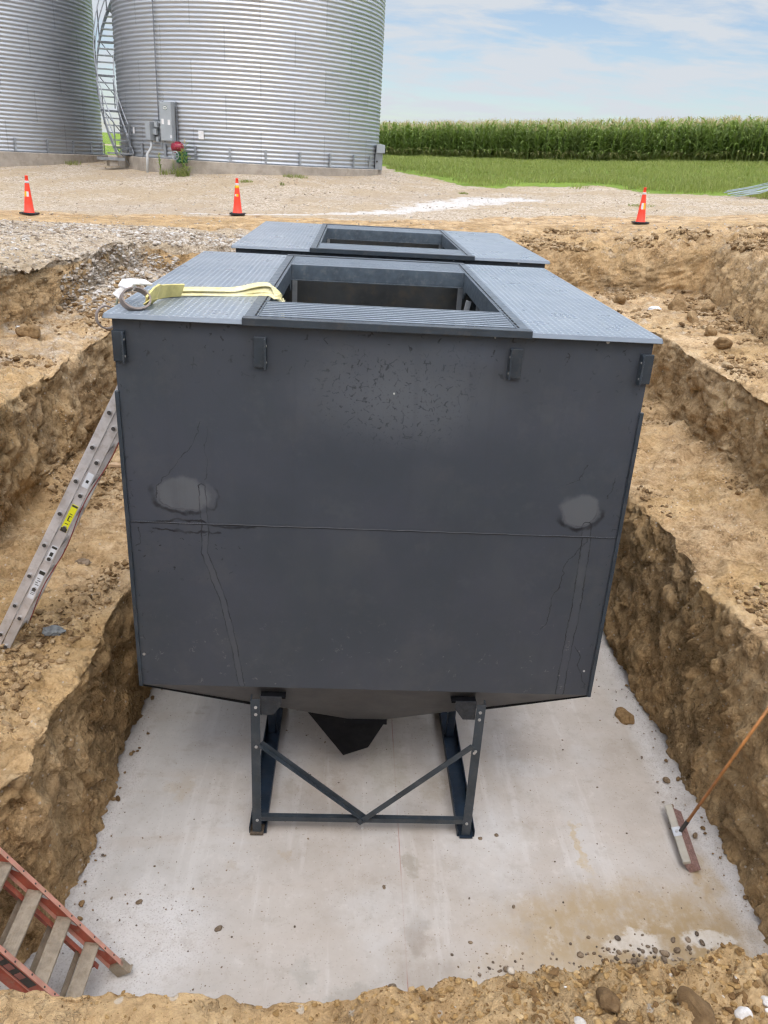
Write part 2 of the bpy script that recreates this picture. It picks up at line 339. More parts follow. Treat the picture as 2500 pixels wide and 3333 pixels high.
    base = k.mix(k.math('MULTIPLY', rim, .75), base, k.mix(k.mr(k.vor(55), .1, .5, 0, 1), (.47,.44,.415), (.64,.62,.60)))
    spk = k.vor(30, 'F1', None, 'Color'); ss = k.n('ShaderNodeSeparateColor'); k.put(ss.inputs[0], spk)
    dens = k.mr(k.noise(.9,4,.6), .35, .65, .97, .84)
    base = k.mix(k.math('MULTIPLY', k.math('GREATER_THAN', ss.outputs[0], dens), k.mr(k.vor(30), .08, .26, .75, 0)), base, (.22,.17,.12))
    sp2 = k.vor(75, 'F1', None, 'Color'); s2 = k.n('ShaderNodeSeparateColor'); k.put(s2.inputs[0], sp2)
    base = k.mix(k.math('MULTIPLY', k.math('GREATER_THAN', s2.outputs[1], .90), k.mr(k.vor(75), .15, .4, .6, 0)), base, (.24,.195,.15))
    fm = k.noise(5,8,.75); base = k.mix(k.mr(fm,.50,.68,0,.4), base, (.34,.295,.245)); base = k.mix(k.mr(fm,.46,.30,0,.35), base, (.62,.585,.54))
    ln = k.mr(k.math('ABSOLUTE', k.math('SUBTRACT', x[0], 2.165)), .002, .006, 1, 0); base = k.mix(k.math('MULTIPLY', ln, k.mr(k.noise(2,3),.4,.6,.1,.6)), base, (.30,.10,.08))
    for yy, am in ((1.62,.4),(1.05,.3),(2.3,.4),(.72,.18)):
        l2 = k.mr(k.math('ABSOLUTE', k.math('ADD', k.math('SUBTRACT', x[1], yy), k.math('MULTIPLY', k.math('SUBTRACT', k.noise(3,3), .5), .03))), .004, .02, 1, 0)
        base = k.mix(k.math('MULTIPLY', l2, k.mr(k.noise(5,5,.7), .45,.65,0,am)), base, (.36,.31,.25))
    h = k.math('ADD', k.math('MULTIPLY', k.noise(30,6,.65), .003), k.math('MULTIPLY', k.math('MULTIPLY', k.noise(38,4,.6), rim), .014))
    n = k.n('ShaderNodeBump'); n.inputs['Strength'].default_value = .8; n.inputs['Distance'].default_value = 1.0; k.put(n.inputs['Height'], h)
    return k.set(base, .86, 0, n.outputs[0], .3)
M_EARTH, M_SLAB = m_ground(), m_slab()

# ------------------------------------------------------------------ lie of the land: a smooth surface through surveyed heights
CTL = np.array([(-6.8,17.1,-.79),(-1.6,18.2,-.62),(9.4,18,-.28),(-10.9,31,.2),(-8.3,31.5,.25),(-2.3,26.3,.22),(2.44,31.5,.41),(5.5,28,.28),(8.8,26,.24),(11.9,25,.34),(15.7,24,.4),
(3.4,55,1.05),(11.2,50,1.29),(17.3,46,1.53),(24,42,1.85),(-12.3,45,.48),(-19,70,.86),(-44,160,2.7),(10.1,12,-.1),(6.1,20,-.2),(1.7,20,-.4),(-5.2,22,-.5),
(1.6,-5.3,-.65),(1.6,-12,-.7),(-3.3,-4,-.75),(-3.3,5,-.72),(-3.3,10,-.75),(-7,10,-.68),(0,12.2,-.75),(5,12.2,-.62),(8.8,8,-.5),(8.8,0,-.55),(8.6,13,-.42),(-12,8,-.7),(16,8,-.05),(16,0,-.2),
(40,60,2.2),(40,110,2.4),(0,100,1.3),(80,150,2.6),(0,200,1.8),(-100,200,2.8),(200,200,3),(-200,0,-.5),(200,0,1),(0,-100,-1)])
def _U(r): return r*r*np.log(r+1e-9)
def _fit(C):
    n = len(C); K = _U(np.linalg.norm(C[:,None,:2]-C[None,:,:2], axis=2))+np.eye(n)*.3; Pm = np.c_[np.ones(n), C[:,:2]]
    return np.linalg.solve(np.block([[K,Pm],[Pm.T,np.zeros((3,3))]]), np.r_[C[:,2],0,0,0])
_W = _fit(CTL)
def terrain(x, y):
    x = np.atleast_1d(np.asarray(x, float)).copy(); y = np.atleast_1d(np.asarray(y, float)).copy()
    r = np.sqrt((x-2)**2+(y-10)**2); s = np.minimum(1, 190/np.maximum(r, 1e-6)); x = 2+(x-2)*s; y = 10+(y-10)*s
    o = np.empty(len(x))
    for i in range(0, len(x), 40000):
        q = slice(i, i+40000); D = np.sqrt((x[q,None]-CTL[None,:,0])**2+(y[q,None]-CTL[None,:,1])**2)
        o[q] = _U(D)@_W[:-3]+_W[-3]+_W[-2]*x[q]+_W[-1]*y[q]
    return o
def th(x, y): return float(terrain(x, y)[0])
FLOOR = -4.41
GX = [-300,2.5,2.85,3.4,4.9,5.5,6.8,7.4,9.1,11,11.9,13.6,16,22,60,300]; GY = [40,40,38,33,29.2,26.7,26.3,27.4,27.4,28.2,25.1,25.0,24.7,24,21,15]
def grass_edge(x): return np.interp(x, GX, GY)

# ------------------------------------------------------------------ excavation and ground: one sheet swept round the pit
def build_ground():
    tl = np.concatenate([np.arange(-4.0,6.5,.03), np.arange(6.5,12,.07)]); tl = (tl+4.0)/16.0
    tf = np.linspace(0,1,190,endpoint=False)
    tr = tl[::-1].copy()
    xs = np.concatenate([np.arange(8.6,3.2,-.09), np.arange(3.2,.5,-.0085), np.arange(.5,-3.3,-.09)]); tn = (8.6-xs)/11.9
    side = np.concatenate([np.full(len(tl),0), np.full(len(tf),1), np.full(len(tr),2), np.full(len(tn),3)]); T = np.concatenate([tl,tf,tr,tn]); S = len(T)
    #        xL    xR    yn    yfL   yfR
    LV = [(-.42, 4.99,-3.75, 8.75, 8.75),(-.47,5.13,-3.85,8.85,8.85),(-1.84,6.62,-3.90,9.5,9.6),(-1.95,6.62,-3.95,9.7,9.9),(-3.22,8.0,-4.02,11.3,12.7),(-3.35,8.45,-4.06,11.7,13.2)]
    LZ = [(-4.46,)*4,(-2.78,-2.55,-2.6,-2.6),(-2.72,-2.5,-2.4,-2.4),(-1.5,-1.38,-1.4,-1.6),(-1.5,-1.36,-1.4,-1.0)]
    offs = [.35,.9,2.2,4.8,9,15,24,36,55,85,140,260,500,1200,3500]
    curves = []
    for j in range(6+len(offs)):
        d = 0 if j < 6 else offs[j-6]
        xL, xR, yn, yfL, yfR = LV[min(j,5)]
        if j >= 5: g = d; xL -= g; xR += g; yn -= g; yfL += g; yfR += g
        X = np.empty(S); Y = np.empty(S); Z = np.full(S, np.nan)
        a = side == 0; X[a] = xL; Y[a] = yn+(yfL-yn)*T[a]
        a = side == 1; X[a] = xL+(xR-xL)*T[a]; Y[a] = yfL+(yfR-yfL)*sst(.35,.8,T[a])
        a = side == 2; X[a] = xR; Y[a] = yn+(yfR-yn)*T[a]
        a = side == 3; X[a] = xR+(xL-xR)*T[a]; Y[a] = yn
        if j < 9:
            wdt = np.clip(1-d/3, 0, 1)
            a = side == 0
            if j <= 1: X[a] -= .75*sst(-1.0,-1.7,Y[a])*wdt
            if j >= 4: X[a] += np.clip((Y[a]-7)*.19, -.15, .6)*wdt
            a = side == 2
            if j in (4,5,6,7,8): X[a] += np.clip((Y[a]-6.5)*.2, -.2, 1.4)*wdt
            a = side == 1
            if j >= 4: X[a] += (.6*(1-T[a])+1.3*T[a]*1)*wdt*np.abs(2*T[a]-1)
            a = side == 3
            if j >= 3: Y[a] += ((X[a]-1.7)*.035*np.exp(-((X[a]-1.7)/2.5)**2)+.05*np.sin(X[a]*3.1+.5)*np.exp(-((X[a]-1.7)/2.5)**2))*wdt
        if j in (1,3,5):
            ar = np.cumsum(np.r_[0,np.hypot(np.diff(X),np.diff(Y))]); q = np.c_[ar*.55, ar*0+j*7.7, ar*0]; q2 = np.c_[ar*1.9, ar*0+j*3.1, ar*0+4]; wob = .12*fbm(q,2)+.09*billow(q2,3); wob *= np.where(side==3, 0, 1)*(.75 if j == 5 else 1)
            X = X+np.where(side==0, -wob, np.where(side==2, wob, 0)); Y = Y+np.where(side==1, wob, 0)
        if j < 5:
            zl, zr, zf, zn = LZ[j]; Z = np.select([side==0, side==1, side==2, side==3], [zl, zf, zr, zn]).astype(float)
        K = 11; ker = np.hanning(K+2)[1:-1]; ker /= ker.sum()
        def sm(q): return np.convolve(np.r_[q[-K:], q, q[:K]], ker, 'same')[K:-K]
        X, Y = sm(X), sm(Y)
        if j < 5: Z = sm(Z)-(.5*np.abs(sm(wob)) if j in (1,3) else 0)
        else: Z = terrain(X, Y)
        curves.append(np.c_[X,Y,Z])
    C = np.array(curves)                                          # level, station, 3
    nseg = [66,48,42,46,38,46,26,26,30,32,30,26,18,14,10,8,6,4,4,3]
    rows, vl = [], []
    for j, n in enumerate(nseg):
        t = np.linspace(0,1,n,endpoint=False)
        if j == 5: t = t**1.2
        for q in t:
            qh = q**1.9 if j in (0,2,4) else q                      # walls rise steeply, then lie back to a rounded shoulder
            L_ = C[j]*(1-q)+C[j+1]*q; L_[:,:2] = C[j][:,:2]*(1-qh)+C[j+1][:,:2]*qh; rows.append(L_); vl.append(j+q)
    rows.append(C[-1]); vl.append(len(nseg)); vl = np.array(vl); G = np.array(rows); V = len(vl)
    gm = vl >= 5
    G[gm,:,2] = terrain(G[gm,:,0].ravel(), G[gm,:,1].ravel()).reshape(gm.sum(), S)
    ds = np.roll(G,-1,1)-np.roll(G,1,1); dvv = np.gradient(G, axis=0); N = np.cross(ds, dvv); N /= np.linalg.norm(N,axis=2)[...,None]+1e-9
    for _ in range(3): N = (np.roll(N,1,1)+N+np.roll(N,-1,1)); N[1:-1] = N[:-2]+N[1:-1]+N[2:]; N /= np.linalg.norm(N,axis=2)[...,None]+1e-9
    wall = np.interp(vl, [0,.04,.5,.9,1.06,1.94,2.05,2.5,2.9,3.05,3.95,4.05,4.5,4.9,5.02,6], [.3,.55,1,1,.55,.3,.85,1,1,.55,.3,.85,1,.95,.4,.1])
    wall[vl > 5.3] = 0
    wd = wall[:,None]*np.ones(S); P = G.reshape(-1,3); Pg = P*np.array([1,1,1.])
    near = (side == 3)[None,:]*np.ones((V,1)) > 0
    amp = wd
    damp = np.interp(vl, [0,5,5.6,7,9,12,20], [1,1,.55,.5,.4,.4,0])[:,None]*np.ones(S)
    L1 = fbm(P*.8,3).reshape(V,S); L2 = billow(P*1.9,4).reshape(V,S); L3 = fbm(P*6.5,4,.6).reshape(V,S)
    tang = np.where((side==0)|(side==2), 1, 0)
    Pw = np.c_[(P[:,0]*np.tile(1-tang,V)+P[:,1]*np.tile(tang,V)), P[:,2]*.16, P[:,0]*.3]
    tilt = fbm(P*.5+40,2).reshape(V,S).ravel()*1.5
    Pw[:,0] += P[:,2]*(.25+tilt*.4)
    gro = (np.abs(perlin(Pw*5.5))*-2+.5+(np.abs(perlin(Pw*13+7))*-1.0+.25)).reshape(V,S)
    # slabs of clay that broke away: blocky steps
    cell = perlin(P*np.array([1.2,1.2,.9])+31).reshape(V,S); step = np.tanh((cell-.08)*14)*.5
    L4 = billow(P*11,3).reshape(V,S)
    mk = ((vl < 8.3)[:,None]&~near).ravel(); idx = np.nonzero(mk)[0]; Pm = P[idx]+.25*np.stack([perlin(P[idx]*2.2+s_) for s_ in (3,7,11)],1)*.3
    B1 = np.zeros(V*S); B2 = np.zeros(V*S)
    e, o_, rv = worley(Pm*np.array([2.6,2.6,2.1]),1); B1[idx] = rv[:,0]*.5+(o_*rv).sum(1)*1.1-np.exp(-(e/.07)**2)*.35
    e, o_, rv = worley(Pm*np.array([7.,7.,6.])+5,2); B2[idx] = rv[:,0]*.5+(o_*rv).sum(1)*1.1-np.exp(-(e/.10)**2)*.35
    B1 = B1.reshape(V,S); B2 = B2.reshape(V,S)
    pm = sst(-.05,.2,perlin(P*.75+63)).reshape(V,S); ph = (Pw[:,0]*7.5+.5*perlin(P*1.3+5)).reshape(V,S); teeth = pm*(np.abs((ph%1)-.5)*2)**1.5
    chunk = amp*(.034*B1+.022*B2-.055*teeth)+damp*(1-amp)*(.030*B1+.034*B2)*np.where(vl < 5.2, 1, .6)[:,None]
    disp = chunk+amp*(.14*L1+.06*L2+.042*L3+.055*gro+.05*step+.016*L4)+damp*(1-amp)*(.06*L1+.028*L2+.034*L3+.016*L4)
    lipb = np.exp(-((vl-5.35)/.25)**2)[:,None]*np.ones(S)
    nl = near*np.exp(-((G[...,0]-1.7)/2.2)**2)
    lf = np.exp(-((vl-5.9)/1.0)**2)[:,None]*((side==0)|(side==1))[None,:]*1.0
    disp = np.where(near, disp*np.where(vl[:,None] > 4.6, .62, .5), disp)
    G = G+N*disp[...,None]
    mound = (vl > 4.95)*1.0
    left = sst(-2.2,-3.4,G[...,0])*sst(14.5,11,G[...,1])
    G[...,2] += mound[:,None]*left*(.16*np.exp(-((vl-6.6)/1.0)**2)[:,None])*(1+.8*L1)
    back = sst(-2.5,-1.5,G[...,0])*sst(12,13,G[...,1])*sst(17.5,15.5,G[...,1]); G[...,2] += mound[:,None]*back*(.05+.12*L2)
    rt = sst(6,8,G[...,0])*sst(18,15,G[...,1])*sst(5,7,G[...,1]); G[...,2] += mound[:,None]*rt*sst(8.6,6,vl)[:,None]*(.06+.16*L2)
    # gravel slide in the far left corner of the upper bench
    sl = ((vl > 3.2)&(vl < 4.7))[:,None]*np.exp(-(((G[...,0]+2.6)/.75)**2+((G[...,1]-10.0)/1.5)**2)); G[...,2] += .38*sl
    # crumbled toe on the lower benches
    toe = np.interp(vl, [1.45,1.8,2.02,2.2],[0,.16,.22,0])[:,None]*(0.5+1.2*L1+.5*L2); G[...,2] += np.clip(toe,0,.4)*(side!=3)[None,:]
    # clods: close to the camera
    if True:
        Pn = G.reshape(-1,3); msk = ((vl>4.7)&(vl<7))[:,None]*near
        idx = np.nonzero(msk.ravel())[0]; q = Pn[idx]
        rough_ = sst(1.3,2.2,q[:,0])
        bumpy = billow(q*np.array([9,9,9]),4)*(.014+.026*rough_)+billow(q*26,4)*(.007+.012*rough_)+fbm(q*3.3,2)*.05
        Z = G[...,2].ravel(); Z[idx] += bumpy; G[...,2] = Z.reshape(V,S)
    # masks
    X, Y, Z = G[...,0], G[...,1], G[...,2]; vv = vl[:,None]*np.ones(S)
    nz = fbm(G.reshape(-1,3)*.6,3).reshape(V,S)
    out_ = vv > 4.75
    gr = np.zeros((V,S))
    gr = np.where(out_&(X < -2.3)&(Y < 15.2), .85*sst(4.72,5.0,vv), gr)
    gr = np.where(out_&(Y > 9.5), np.maximum(gr, .85*sst(17.2,18.4,Y-.25*np.clip(X-3,0,6)+nz*.8)), gr)
    gr = np.where(out_&(side==1)[None,:]&(X < .5), np.maximum(gr, .8*sst(1.2,-1.0,X)*sst(15.3,14.6,Y)), gr)
    gr = np.where(out_&(X > 7)&(Y < 21), np.maximum(gr, .38+.5*sst(10,13,X)*sst(16,12,Y)), gr)
    gr = np.where((vv>3.05)&(vv<4.1)&(X < 0), .45, gr); gr = np.maximum(gr, 1.2*sl)
    gr = np.where((vv>3.05)&(vv<4.1)&(X > 6)&(Y>8), .38, gr)
    gr = np.where(near&(vv>5.1), .12+.3*sst(2.0,2.6,X), gr)
    grass = sst(-.4,.6,Y-grass_edge(X))*(vv>6)
    grass = np.maximum(grass, (vv>6)*np.exp(-(((X-6.2)/1.0)**2+((Y-28.0)/.7)**2))*.9)
    road = np.exp(-((Y-70-.1*X)/3.0)**2)*(X<-8); grass = grass*(1-road); gr = np.maximum(gr, road)
    LP = [(-3.1,18.6,.12),(-1.6,18.3,.14),(.2,18.6,.25),(1.5,19.1,.35),(2.9,19.7,.7),(4.2,20.6,1.1),(5.5,22.0,1.2),(6.8,22.7,.8),(7.4,22.6,.4)]
    lime = np.zeros((V,S))
    for (x0,y0,r0),(x1,y1,r1) in zip(LP, LP[1:]):
        t = np.clip(((X-x0)*(x1-x0)+(Y-y0)*(y1-y0))/((x1-x0)**2+(y1-y0)**2),0,1)
        lime = np.maximum(lime, 1-.55*np.hypot(X-x0-t*(x1-x0), Y-y0-t*(y1-y0))/(r0+t*(r1-r0)))
    lime = np.clip(lime,0,1)*(vv>6)
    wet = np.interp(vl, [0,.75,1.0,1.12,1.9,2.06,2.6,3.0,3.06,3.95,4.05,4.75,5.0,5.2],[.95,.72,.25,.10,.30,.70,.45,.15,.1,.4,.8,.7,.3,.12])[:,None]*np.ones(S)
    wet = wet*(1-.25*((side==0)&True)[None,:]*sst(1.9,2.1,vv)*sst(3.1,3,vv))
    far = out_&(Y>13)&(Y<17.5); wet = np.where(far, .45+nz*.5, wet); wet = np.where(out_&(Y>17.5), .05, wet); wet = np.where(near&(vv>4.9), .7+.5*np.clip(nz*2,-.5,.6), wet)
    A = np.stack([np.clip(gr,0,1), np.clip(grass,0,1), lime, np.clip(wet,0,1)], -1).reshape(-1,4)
    ii = np.arange(V*S).reshape(V,S); i2 = np.roll(ii,-1,1)
    F = np.stack([ii[:-1], i2[:-1], i2[1:], ii[1:]], -1).reshape(-1,4)
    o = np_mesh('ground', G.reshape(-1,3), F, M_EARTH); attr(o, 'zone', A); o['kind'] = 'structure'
    return G, vl, side, N
GG, VL, SIDE, GN = build_ground()

# concrete floor of the pit
def build_slab():
    xs = np.linspace(-1.5,5.4,230); ys = np.linspace(-4.2,9.2,300); X, Y = np.meshgrid(xs, ys); P = np.c_[X.ravel(),Y.ravel(),np.zeros(X.size)]
    Z = FLOOR+.004*fbm(P*1.5,3); e = sst(4.6,4.95,P[:,0]+.5*fbm(P*1.1+5,2)); Z += e*(.02*billow(P*9,3)-.01)
    e = sst(.1,-.25,P[:,0]+.4*fbm(P*1.1+9,2)); Z += e*(.016*billow(P*9,3)-.006)
    P[:,2] = Z; ii = np.arange(X.size).reshape(X.shape); F = np.stack([ii[:-1,:-1],ii[:-1,1:],ii[1:,1:],ii[1:,:-1]],-1).reshape(-1,4)
    o = np_mesh('pit_floor', P, F, M_SLAB); o['kind'] = 'structure'
build_slab()

# ------------------------------------------------------------------ stones and clods
def ico(sub):
    import bmesh
    b = bmesh.new(); bmesh.ops.create_icosphere(b, subdivisions=sub, radius=1); V = np.array([v.co[:] for v in b.verts]); F = np.array([[v.index for v in f.verts] for f in b.faces]); b.free(); return V, F
ICO1, ICO2, ICO3 = ico(1), ico(2), ico(3)
def stones(name, C, Rr, mat, base=ICO1, flat=.65, rough=.35, smooth=False, sink=.25, seed=0, cols=None):
    V0, F0 = base; n = len(C); rg = np.random.default_rng(seed)
    q = rg.normal(size=(n,4)); q /= np.linalg.norm(q,axis=1)[:,None]; w_,x,y,z = q.T
    Rm = np.stack([np.stack([1-2*(y*y+z*z),2*(x*y-z*w_),2*(x*z+y*w_)],-1),np.stack([2*(x*y+z*w_),1-2*(x*x+z*z),2*(y*z-x*w_)],-1),np.stack([2*(x*z-y*w_),2*(y*z+x*w_),1-2*(x*x+y*y)],-1)],1)
    sc = np.stack([rg.uniform(.8,1.35,n), rg.uniform(.7,1.1,n), rg.uniform(.55,.9,n)],-1)
    Vn = np.einsum('nij,nvj->nvi', Rm, V0[None]*sc[:,None])
    nn = perlin((Vn*1.1+rg.uniform(0,90,(n,1,3))).reshape(-1,3)).reshape(n,-1); Vn = Vn*(1+rough*1.6*nn[...,None])
    Vn[...,2] *= flat; Vn = Vn*np.asarray(Rr)[:,None,None]
    Vn = Vn+np.asarray(C)[:,None,:]; Vn[...,2] += (np.asarray(Rr)*(flat*.62-sink))[:,None]
    F = (F0[None]+(np.arange(n)*len(V0))[:,None,None]).reshape(-1,3)
    o = np_mesh(name, Vn.reshape(-1,3), F, mat, smooth)
    if cols is None: cols = rg.random(n)
    A = np.repeat(np.stack([cols, rg.random(n), rg.random(n), np.ones(n)],-1), len(V0), 0); attr(o, 'tone', A)
    return o
def m_stone(name, stops, bump=.5):
    k = NT(name); t = k.attr('tone'); s3 = k.n('ShaderNodeSeparateColor'); k.put(s3.inputs[0], t.outputs['Color'])
    c = k.ramp(s3.outputs[0], stops); c = k.mix(k.mr(k.noise(26,5,.65),.35,.68), k.mix(1.0, c, (.62,.58,.53), 'MULTIPLY'), c)
    return k.set(c, .9, 0, k.bump(k.noise(40,6,.7), bump, .02), .25)
M_CLOD = m_stone('clods', [(0,(.15,.092,.042)),(.35,(.29,.19,.092)),(.7,(.40,.28,.15)),(1,(.52,.40,.25))])
M_RIM = m_stone('rim_crumbs', [(0,(.15,.085,.034)),(.4,(.31,.19,.072)),(.8,(.41,.27,.115)),(1,(.52,.38,.21))])
M_GRAV = m_stone('gravel', [(0,(.27,.21,.15)),(.3,(.42,.36,.285)),(.7,(.56,.51,.44)),(1,(.72,.70,.67))])
M_PEB = m_stone('pebbles', [(0,(.13,.105,.085)),(.5,(.24,.185,.13)),(.85,(.30,.225,.15)),(1,(.42,.36,.30))])
def pick(cond, n, rg, w_=None):
    X, Y, Z = GG[...,0], GG[...,1], GG[...,2]; vv = VL[:,None]*np.ones(len(SIDE)); sd_ = np.ones((len(VL),1))*SIDE[None,:]
    mk = cond(X,Y,Z,vv,sd_)
    a = np.linalg.norm(np.cross(np.roll(GG,-1,1)-GG, np.gradient(GG,axis=0)),axis=2)*mk
    if w_ is not None: a = a*w_(X,Y,Z,vv,sd_)
    p = a.ravel()/a.sum(); i = rg.choice(len(p), n, p=p); q = GG.reshape(-1,3)[i].copy()
    S_ = GG.shape[1]; r_, c_ = i//S_, i%S_; d1 = GG[r_,(c_+1)%S_]-q; d2 = GG[np.minimum(r_+1,len(VL)-1),c_]-q
    return q+d1*rg.random((n,1))+d2*rg.random((n,1))
def szs(rg, n, lo, hi, k=2.2): return lo*(hi/lo)**(rg.random(n)**k)
def scatter():
    rg = np.random.default_rng(5)
    clumpy = lambda X,Y,Z,v,s: np.clip(perlin(np.c_[X.ravel(),Y.ravel(),Z.ravel()]*.9).reshape(X.shape)+.06,0.01,1)**1.6
    q = pick(lambda X,Y,Z,v,s: (v>1.08)&(v<2.0)&(s!=3), 16000, rg, clumpy)
    tag(stones('soil_clods', q, szs(rg,len(q),.006,.045,2.6), M_CLOD, ICO1, seed=1, rough=.45), 'brown clods crumbled over the lower earth benches', 'soil clods', kind='stuff')
    q = pick(lambda X,Y,Z,v,s: (v>3.08)&(v<4.1)&(s!=3), 11000, rg, clumpy)
    tag(stones('soil_clods', q, szs(rg,len(q),.010,.075,3.2), M_CLOD, ICO1, seed=2, rough=.45), 'brown clods and lumps strewn on the upper earth benches', 'soil clods', kind='stuff')
    q = pick(lambda X,Y,Z,v,s: (v>4.9)&(v<8.4)&(((s==2)&(Y>3))|((s==1)&(X>2.2)&(Y<17))), 16000, rg, clumpy)
    tag(stones('soil_clods', q, szs(rg,len(q),.012,.10,3.2), M_CLOD, ICO1, rough=.45, seed=3), 'loose brown clods heaped along the far and right rim of the pit', 'soil clods', kind='stuff')
    q = pick(lambda X,Y,Z,v,s: (v>4.95)&(v<8.5)&(X<-2.2)&(Y<15), 9000, rg)
    tag(stones('gravel_stones', q, szs(rg,len(q),.012,.06,2.0), M_GRAV, ICO1, seed=4), 'pale crushed stone spread along the left rim of the pit', 'gravel', kind='stuff')
    q = pick(lambda X,Y,Z,v,s: (v>4.95)&(v<8)&(s==1)&(X<.8)&(Y<15.2), 3500, rg)
    tag(stones('gravel_stones', q, szs(rg,len(q),.015,.07,2.0), M_GRAV, ICO1, seed=5), 'pale crushed stone on the far left rim of the pit', 'gravel', kind='stuff')
    q = pick(lambda X,Y,Z,v,s: (v>3.05)&(v<4.6)&(((X+2.6)/.9)**2+((Y-10)/1.9)**2<1.3), 2600, rg)
    tag(stones('gravel_stones', q, szs(rg,len(q),.015,.06,1.8), M_GRAV, ICO1, seed=6), 'slide of pale gravel in the far left corner of the upper bench', 'gravel', kind='stuff')
    q = pick(lambda X,Y,Z,v,s: (v>7)&(Y>15)&(Y<31)&(abs(X)<20)&(Y<grass_edge(X)), 9000, rg)
    tag(stones('gravel_stones', q, szs(rg,len(q),.010,.040,3.0), M_GRAV, ICO1, seed=7), 'crushed stone on the yard between the pit and the bins', 'gravel', kind='stuff')
    q = pick(lambda X,Y,Z,v,s: (s==3)&(v>4.85)&(v<6.6)&(X>.5)&(X<3.1), 20000, rg, lambda X,Y,Z,v,s: .65+sst(1.2,2.1,X))
    r8 = szs(rg,len(q),.0014,.0115,3.4)*(.6+.5*sst(1.3,2.0,q[:,0])); tag(stones('soil_clods', q, r8, M_RIM, ICO2, seed=8, rough=.6, sink=.5), 'ochre crumbs and clods on the near rim of the pit', 'soil clods', kind='stuff')
    q = pick(lambda X,Y,Z,v,s: (s==3)&(v>5)&(v<6.6)&(X>.5)&(X<3.1), 170, rg, lambda X,Y,Z,v,s: .1+sst(1.6,2.4,X))
    tag(stones('gravel_stones', q, szs(rg,len(q),.0025,.012,2.2), M_GRAV, ICO2, seed=9, smooth=True, rough=.25), 'whitish pebbles among the clods of the near rim', 'gravel', kind='stuff')
    # pebbles on the concrete
    n = 520; x = rg.uniform(-.3,4.9,n); y = -1.7+5*rg.random(n)**1.6
    x2 = rg.normal(3.95,.32,170); y2 = rg.normal(-1.22,.12,170); x3 = rg.uniform(2.5,4.6,320); y3 = rg.normal(-1.35,.14,320); x4 = rg.uniform(4.55,4.95,120); y4 = rg.uniform(-.6,2.5,120); x5 = rg.normal(.05,.3,150); y5 = rg.normal(-.9,.4,150)
    C = np.c_[np.r_[x,x2,x3,x4,x5], np.r_[y,y2,y3,y4,y5]]; C = np.c_[C, np.full(len(C), FLOOR)]
    r = np.r_[szs(rg,n,.0025,.011,3.0), szs(rg,170,.008,.03,1.4), szs(rg,320,.004,.018,2), szs(rg,120,.0025,.014,3), szs(rg,150,.0025,.012,2.8)]
    tag(stones('pebbles', C, r, M_PEB, ICO2, seed=10, smooth=True, rough=.2, sink=.05), 'small dark pebbles scattered on the concrete pit floor', 'pebbles', kind='stuff')
    # soil fallen along the foot of the walls
    n7 = 420; y = rg.uniform(-3,8.5,n7); s_ = rg.random(n7) < .5; x = np.where(s_, -.40-.6*sst(-1,-1.7,y)+np.abs(rg.normal(0,.045,n7)), 5.0-np.abs(rg.normal(0,.05,n7)))
    C = np.c_[x,y,np.full(n7,FLOOR)]
    tag(stones('soil_clods', C, szs(rg,n7,.004,.03,2.6), M_CLOD, ICO2, seed=11, cols=rg.random(n7)*.6), 'dark crumbs fallen along the foot of the pit walls', 'soil clods', kind='stuff')
scatter()
